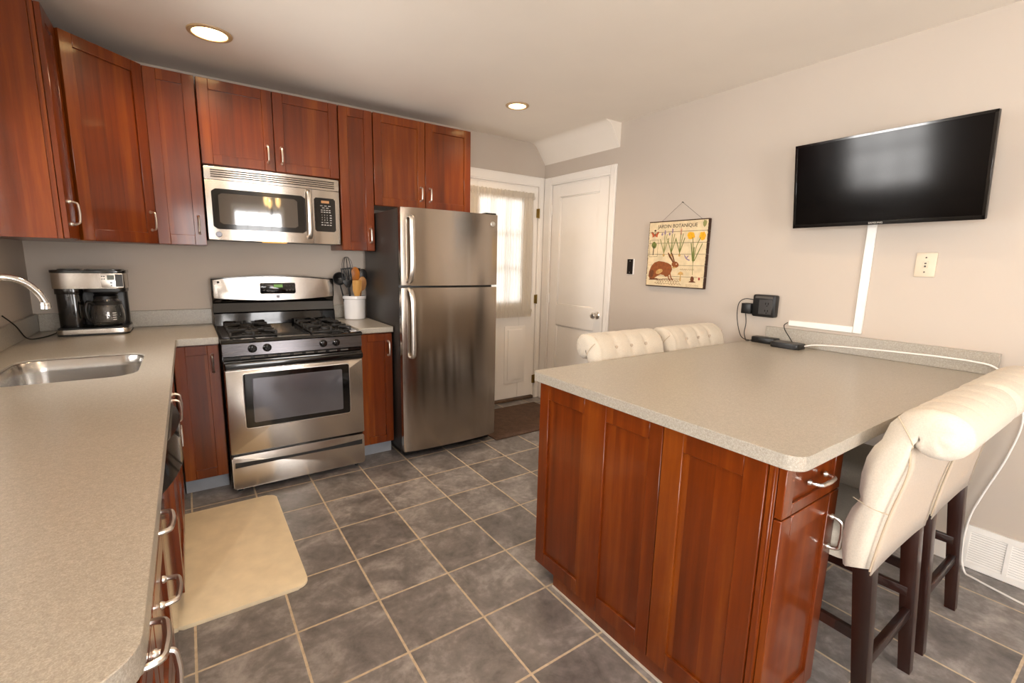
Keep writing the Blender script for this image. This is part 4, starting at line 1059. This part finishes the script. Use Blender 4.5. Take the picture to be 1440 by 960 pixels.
art('tree_stem', 'dark', [], [([(.112, .63), (.108, .56), (.105, .485)], .0028)], b=.0013)
for i, (x, c) in enumerate(((.30, 'lilac'), (.43, 'lilac'), (.575, 'rose'))):
    art('flower_stems', ('olive', 'green', 'green')[i], [], [([(x, .50), (x - .005, .62), (x + .0, .80)], .0022), ([(x, .52), (x - .045, .64), (x - .08, .73)], .0026), ([(x, .52), (x + .04, .64), (x + .07, .74)], .0026), ([(x, .52), (x + .015, .66), (x + .04, .80)], .002)])
    art('flower_head', c, [blob(x + .0, .845 - .02 * (i == 0), .012, .04, wob=.25, seed=i), blob(x - .05 * (i < 2), .80, .014, .022, wob=.2, seed=i + 5)], b=.0013)
    art('flower_bulb', 'tan', [blob(x, .485, .018, .022, wob=.08, seed=i)], b=.0013)
art('daffodil_stems', 'green', [[(.79, .40), (.745, .66), (.76, .66), (.805, .42)], [(.80, .38), (.80, .60), (.815, .60), (.815, .38)], [(.815, .40), (.93, .66), (.935, .64), (.83, .40)]], [([(.80, .40), (.79, .6), (.77, .75)], .0022), ([(.815, .4), (.84, .6), (.9, .74)], .0022), ([(.808, .4), (.81, .3), (.815, .2)], .0014)])
art('daffodil_flowers', 'yellow', [blob(.745, .765, .06, .058, 16, wob=.16, seed=4), blob(.925, .755, .052, .06, 16, wob=.16, seed=9)], b=.0013)
art('daffodil_bulb', 'brown', [blob(.815, .14, .028, .04, wob=.1), [(.78, .11), (.85, .11), (.88, .09), (.76, .09)]])
art('mushroom', 'tan', [[(.57, .195), (.585, .23), (.62, .245), (.655, .23), (.668, .195)], [(.613, .2), (.608, .10), (.632, .10), (.627, .2)]])
art('dragonfly', 'lilac', [[(.65, .50), (.68, .47), (.70, .44), (.755, .415), (.745, .40), (.69, .425), (.665, .46)], [(.69, .45), (.72, .48), (.73, .47), (.705, .44)]], [])
art('ladybug', 'red', [blob(.925, .145, .015, .02)])
art('stamp_corner', 'olive', [blob(.945, .93, .03, .05, wob=.2, seed=8)]); art('stamp_wash', 'rose', [blob(.93, .24, .06, .09, wob=.2, seed=3), blob(.05, .37, .03, .05, wob=.2, seed=6)], b=.0002)
def squig(x0, x1, z, a, n): return [(x0 + (x1 - x0) * i / n, z + a * math.sin(i * 2.1) + a * .5 * math.sin(i * 3.7)) for i in range(n + 1)]
art('script_lines', 'brown', [], [(squig(.20, .60, .095, .016, 26), .0013), (squig(.17, .64, .055, .012, 30), .0012), (squig(.60, .83, .275, .008, 20), .0008), (squig(.72, .92, .05, .004, 20), .0007), (squig(.72, .92, .03, .004, 20), .0007)])
obj('title_lettering', text_bm('JARDIN BOTANIQUE', .035, pf @ Matrix.Translation((PW * .50, .0011, PH * .915))), cols['dark'], pic, flat=True)
bm = BM(); nail = (W - .012, -1.578, 1.803)
tube(bm, [(W - .018, PY0 - .095, PZ0 + PH - .004), nail], .0009, 6); tube(bm, [nail, (W - .018, PY0 - PW + .055, PZ0 + PH - .004)], .0009, 6)
cyl(bm, (W - .018, nail[1], nail[2]), .0025, .0175, 'x', 8); obj('hanging_wire', bm, M['grey'], pic)

# ------------------------------------------------------------------ ceiling lights
def downlight(x, y, r, label, power):
    t = thing('recessed_light', label, 'ceiling light', (x, y, H - .012), 'recessed ceiling lights')
    bm = BM(); lathe(bm, [(r + .022, -.0005), (r + .020, -.006), (r + .004, -.009), (r, -.0065), (r, -.0005)], (x, y, H), 40); obj('trim_ring', bm, paint('ring', '#b99b74', .4), t)
    bm = BM(); lathe(bm, [(r - .0005, -.0008), (r - .0005, -.0045), (r * .6, -.007), (0, -.008)], (x, y, H), 40); obj('lens', bm, emit('warm_lamp', lin('#ffdf9e'), 9), t)
    l = bpy.data.lights.new('downlight', 'SPOT'); l.energy = power; l.color = lin('#ffdcb4'); l.spot_size = math.radians(150); l.spot_blend = .8; l.shadow_soft_size = r
    o = bpy.data.objects.new('downlight', l); COL.objects.link(o); o.location = (x, y, H - .03)
downlight(.918, -.688, .078, 'recessed ceiling light near the left corner above the stove side', 34)
downlight(2.762, -.766, .062, 'recessed ceiling light in front of the refrigerator', 36)

downlight(.918, -2.75, .07, 'added unseen recessed light brightening the near end of the sink counter', 36)  # added lamp out of view, brightens the left counter and floor
downlight(2.762, -2.75, .07, 'added unseen recessed light brightening the peninsula', 16)  # its added partner, also unseen, brightens the peninsula from above

# ------------------------------------------------------------------ floor coverings
bm = BM(); prism(bm, rrect(.575, 1.055, -1.772, -.862, .045, 6), .0005, .017, 'z', .006); tag(obj('anti_fatigue_mat', bm, M['mat']), 'cream cushioned kitchen mat on the tiles before the sink', 'mat')
bm = BM(); prism(bm, rrect(2.60, 3.46, -.815, -.165, .01, 2), .0005, .009, 'z', .002); tag(obj('door_rug', bm, M['rug']), 'dark brown door rug on the floor by the exterior door', 'rug')

# ------------------------------------------------------------------ coffee maker
cf = thing('coffee_maker', 'black and steel two-way coffee maker in the corner of the worktop', 'coffee maker', (.30, -.24, ZC))
Z = ZC + .001
bm = BM(); prism(bm, rrect(.150, .452, -.315, -.06, .03, 5), Z, Z + .012, 'z', .003); prism(bm, rrect(.152, .450, -.313, -.062, .03, 5), Z + .034, Z + .040, 'z', .002)
prism(bm, rrect(.158, .444, -.138, -.065, .02, 4), Z + .03, Z + .262, 'z', .004); obj('body', bm, M['blacksat'], cf)
bm = BM(); prism(bm, rrect(.149, .453, -.316, -.059, .031, 5), Z + .010, Z + .034, 'z', .002); obj('base_band', bm, M['steel'], cf)
bm = BM(); prism(bm, rrect(.155, .262, -.262, -.1, .035, 6), Z + .04, Z + .258, 'z', .004); prism(bm, rrect(.150, .266, -.27, -.1, .038, 6), Z + .222, Z + .262, 'z', .004); obj('single_serve_tower', bm, M['black'], cf)
bm = BM(); prism(bm, rrect(.268, .452, -.275, -.08, .035, 6), Z + .232, Z + .252, 'z', .004); lathe(bm, [(.05, .215), (.062, .235)], (.357, -.205, Z), 24); obj('brew_basket', bm, M['blacksat'], cf)
bm = BM(); prism(bm, rrect(.146, .455, -.283, -.065, .04, 7), Z + .252, Z + .338, 'z', .003); hd_ = obj('steel_head', bm, M['steel'], cf)
bm = BM(); prism(bm, rrect(.143, .459, -.287, -.06, .04, 7), Z + .336, Z + .352, 'z', .005); prism(bm, rrect(.17, .26, -.25, -.09, .03, 5), Z + .35, Z + .357, 'z', .003); prism(bm, rrect(.28, .44, -.26, -.08, .03, 5), Z + .35, Z + .357, 'z', .003); obj('lid', bm, M['black'], cf)
bm = BM(); prism(bm, rrect(.352, .446, Z + .257, Z + .335, .004, 2), -.2865, -.282, 'y', .001); pn_ = obj('control_panel', bm, M['nickel'], cf)
bm = BM(); box(bm, .379, .410, -.288, -.286, Z + .299, Z + .326); obj('display', bm, M['lcd'], pn_)
bm = BM(); box(bm, .413, .445, -.2878, -.286, Z + .262, Z + .331); obj('dark_section', bm, M['charcoal'], pn_)
bm = BM()
for x in (.358, .367):
    for z in (.305, .319): cyl(bm, (x, -.2885, Z + z), .0035, .003, 'y', 10)
cyl(bm, (.395, -.2885, Z + .284), .006, .003, 'y', 12); cyl(bm, (.395, -.2885, Z + .269), .004, .003, 'y', 12); obj('buttons', bm, M['black'], pn_)
bm = BM(); lathe(bm, [(.062, .040), (.064, .043), (.060, .0445)], (.357, -.222, Z), 28); obj('warming_plate', bm, M['black'], cf)
bm = BM(); tube(bm, smooth_path([(.17, -.062, Z + .05), (.135, -.10, Z + .012), (.12, -.22, Z + .004), (.09, -.34, Z + .004), (.065, -.44, Z + .02), (.045, -.50, Z + .09), (.017, -.55, Z + .145)], 6), .003, 7); obj('power_cord', bm, M['blacksat'], cf)
cx, cy = .357, -.222; Zk = Z + .0458
kf = thing('coffee_carafe', 'glass coffee carafe with black handle standing in the coffee maker', 'carafe', (cx, cy, Zk))
bm = BM(); lathe(bm, [(.058, 0), (.070, .006), (.076, .03), (.076, .07), (.066, .12), (.051, .148), (.051, .158), (.0495, .158), (.0495, .148), (.0645, .12), (.0743, .07), (.0743, .03), (.068, .008), (.0, .002)], (cx, cy, Zk), 36); obj('glass_body', bm, M['clear'], kf)
bm = BM(); lathe(bm, [(.052, .148), (.054, .15), (.054, .162), (.049, .166), (0, .167)], (cx, cy, Zk), 28); lathe(bm, [(.068, .115), (.069, .117), (.064, .131), (.062, .129)], (cx, cy, Zk), 28); obj('lid', bm, M['blacksat'], kf)
a = math.radians(222); dx, dy = math.cos(a), math.sin(a)
bm = BM(); tube(bm, smooth_path([(cx + dx * .067, cy + dy * .067, Zk + .12), (cx + dx * .095, cy + dy * .095, Zk + .132), (cx + dx * .108, cy + dy * .108, Zk + .10), (cx + dx * .104, cy + dy * .104, Zk + .05), (cx + dx * .09, cy + dy * .09, Zk + .03)], 5), .0095, 10); obj('handle', bm, M['blacksat'], kf)
bm = BM()
for k in range(4): box(bm, -.008, .008, -.0005, .0008, .045 + k * .012, .049 + k * .012)
a = math.radians(-62); obj('level_marks', bm, M['white_plastic'], kf, xf=face((cx + .0765 * math.cos(a), cy + .0765 * math.sin(a), Zk - .012), (-math.sin(a), math.cos(a), 0), (math.cos(a), math.sin(a), 0)))

for t_ in (cf, kf): t_.location.x -= .012
# ------------------------------------------------------------------ utensil crock
ux, uy = 1.757, -.118
bm = BM(); lathe(bm, [(.070, 0), (.075, .003), (.079, .148), (.086, .154), (.086, .172), (.083, .175), (.077, .173), (.072, .158), (.069, .012), (0, .009)], (ux, uy, ZC + .0005), 40)
tag(obj('utensil_crock', bm, M['ceramic']), 'white ceramic crock holding cooking utensils beside the stove', 'crock')
def utensil(name, label, lean, kind, m, length):
    """lean = (dx, dy) of the top; foot stands in the crock"""
    p0 = Vector((ux + max(-.05, min(.05, lean[0] * .4)), uy + max(-.045, min(.045, lean[1] * .6)), ZC + .014)); top = Vector((ux + lean[0], uy + lean[1], ZC + length))
    ax = (top - p0).normalized(); Lh = (top - p0).length + .082
    sd = Vector((0, -1, 0)); sd = (sd - ax * sd.dot(ax)).normalized(); wd_ = ax.cross(sd)       # sd faces the viewer side
    X = Matrix((wd_, sd, ax)).transposed().to_4x4(); X.translation = p0
    hl = Lh - .15; K = Matrix.Translation((0, 0, hl)) @ Matrix.Scale(1.3, 4) @ Matrix.Translation((0, 0, -hl)); bm = BM()
    tube(bm, [(0, 0, 0), (0, 0, hl * .5), (0, 0, hl)], [.0055, .006, .0045], 8)
    t = thing(name, label, 'utensil', p0, 'utensils in the white crock')
    obj('handle', bm, m, t, xf=X); bm = BM()
    if kind == 'spoon':
        prism(bm, [(x, hl + .038 + z) for x, z in [(.026 * math.cos(2 * PI * i / 20), .042 * math.sin(2 * PI * i / 20)) for i in range(20)]], -.004, .004, 'y', .003); obj('bowl', bm, m, t, xf=X @ K)
    elif kind == 'ladle':
        lathe(bm, [(.0, .0), (.02, .003), (.033, .014), (.037, .03), (.0345, .03), (.03, .016), (0, .004)], (0, -.01, 0), 24, 'y'); obj('bowl', bm, m, t, xf=X @ K @ Matrix.Translation((0, 0, hl + .03)))
    elif kind == 'turner':
        prism(bm, [(-.010, hl - .01), (.010, hl - .01), (.027, hl + .022), (.028, hl + .032), (-.028, hl + .032), (-.027, hl + .022)], -.0018, .0018, 'y', .001)
        for k in range(5): box(bm, -.0275 + k * .01225, -.0215 + k * .01225, -.0016, .0016, hl + .030, hl + .094)
        box(bm, -.0285, .0285, -.0018, .0018, hl + .092, hl + .1, .001)
        obj('blade', bm, m, t, xf=X @ K)
    elif kind == 'flat':
        prism(bm, [(-.008, hl - .03), (.008, hl - .03), (.024, hl + .02), (.026, hl + .075), (-.026, hl + .075), (-.024, hl + .02)], -.003, .003, 'y', .0015); obj('blade', bm, m, t, xf=X @ K)
    elif kind == 'whisk':
        for k in range(5):
            a = PI * k / 5; pts = [(.032 * math.sin(PI * i / 12) ** .8 * math.cos(a) * (1 if i <= 6 else 1), .032 * math.sin(PI * i / 12) ** .8 * math.sin(a), hl - .01 + .115 * (i / 12 if i <= 12 else 1)) for i in range(13)]
            loop = [(.03 * math.sin(2 * PI * i / 24) * math.cos(a), .03 * math.sin(2 * PI * i / 24) * math.sin(a), hl + .05 - .058 * math.cos(2 * PI * i / 24)) for i in range(24)]
            tube(bm, loop, .0012, 5, closed=True)
        obj('wire_loops', bm, m, t, xf=X @ K)
    return t
utensil('ladle', 'black ladle leaning out of the crock towards the stove', (-.118, -.002), 'ladle', M['blacksat'], .33)
utensil('slotted_turner', 'black slotted turner standing upright in the crock', (-.060, -.036), 'turner', M['blacksat'], .318)
utensil('whisk', 'dark wire whisk rising tallest at the back of the crock', (-.036, .034), 'whisk', M['ctrl'], .388)
utensil('wooden_spoon', 'orange-brown wooden spoon, highest of the wooden utensils in the crock', (.009, -.010), 'spoon', M['spoonwood'], .352)
utensil('wooden_spatula', 'pale bamboo flat spatula at the front of the crock', (.004, -.062), 'flat', M['bamboo'], .262)
utensil('wooden_spoon', 'tan wooden spoon leaning right behind the bamboo spatula', (.054, -.026), 'spoon', M['tanwood'], .282)
utensil('serving_spoon', 'black serving spoon leaning from the crock towards the refrigerator', (.072, .014), 'spoon', M['blacksat'], .338)
utensil('black_spatula', 'black flat spatula behind the orange-brown wooden spoon', (.028, .040), 'flat', M['blacksat'], .350)

# ------------------------------------------------------------------ chandelier at the dining end, behind the viewer (reflected in the microwave)
cx, cy = 1.72, -4.75
chd = thing('chandelier', 'three-shade hanging lamp at the dining end of the room', 'ceiling light', (cx, cy, 1.9))
bm = BM(); lathe(bm, [(.06, -.001), (.06, -.012), (.02, -.03), (.008, -.035)], (cx, cy, H), 24); tube(bm, [(cx, cy, H - .03), (cx, cy, 2.02)], .007, 8); lathe(bm, [(.01, 2.08), (.03, 2.04), (.035, 2.0), (.015, 1.96), (.001, 1.95)], (cx, cy, 0), 20); obj('stem', bm, M['bronze'], chd)
for k in range(3):
    a = 2 * PI * k / 3 + .4; dx, dy = math.cos(a), math.sin(a)
    bm = BM(); tube(bm, smooth_path([(cx, cy, 2.0), (cx + dx * .09, cy + dy * .09, 1.97), (cx + dx * .17, cy + dy * .17, 2.03), (cx + dx * .19, cy + dy * .19, 2.09)], 5), .006, 8); obj('arm', bm, M['bronze'], chd)
    bm = BM(); lathe(bm, [(.02, 2.08), (.05, 2.10), (.068, 2.14), (.072, 2.19), (.069, 2.19), (.064, 2.14), (.046, 2.105), (.0, 2.09)], (cx + dx * .19, cy + dy * .19, 0), 24); obj('shade', bm, emit('lit_shade', lin('#ffcf86'), 6), chd)
    l = bpy.data.lights.new('bulb', 'POINT'); l.energy = 25; l.color = lin('#ffead2'); l.shadow_soft_size = .05
    o = bpy.data.objects.new('bulb', l); COL.objects.link(o); o.location = (cx + dx * .19, cy + dy * .19, 2.15)
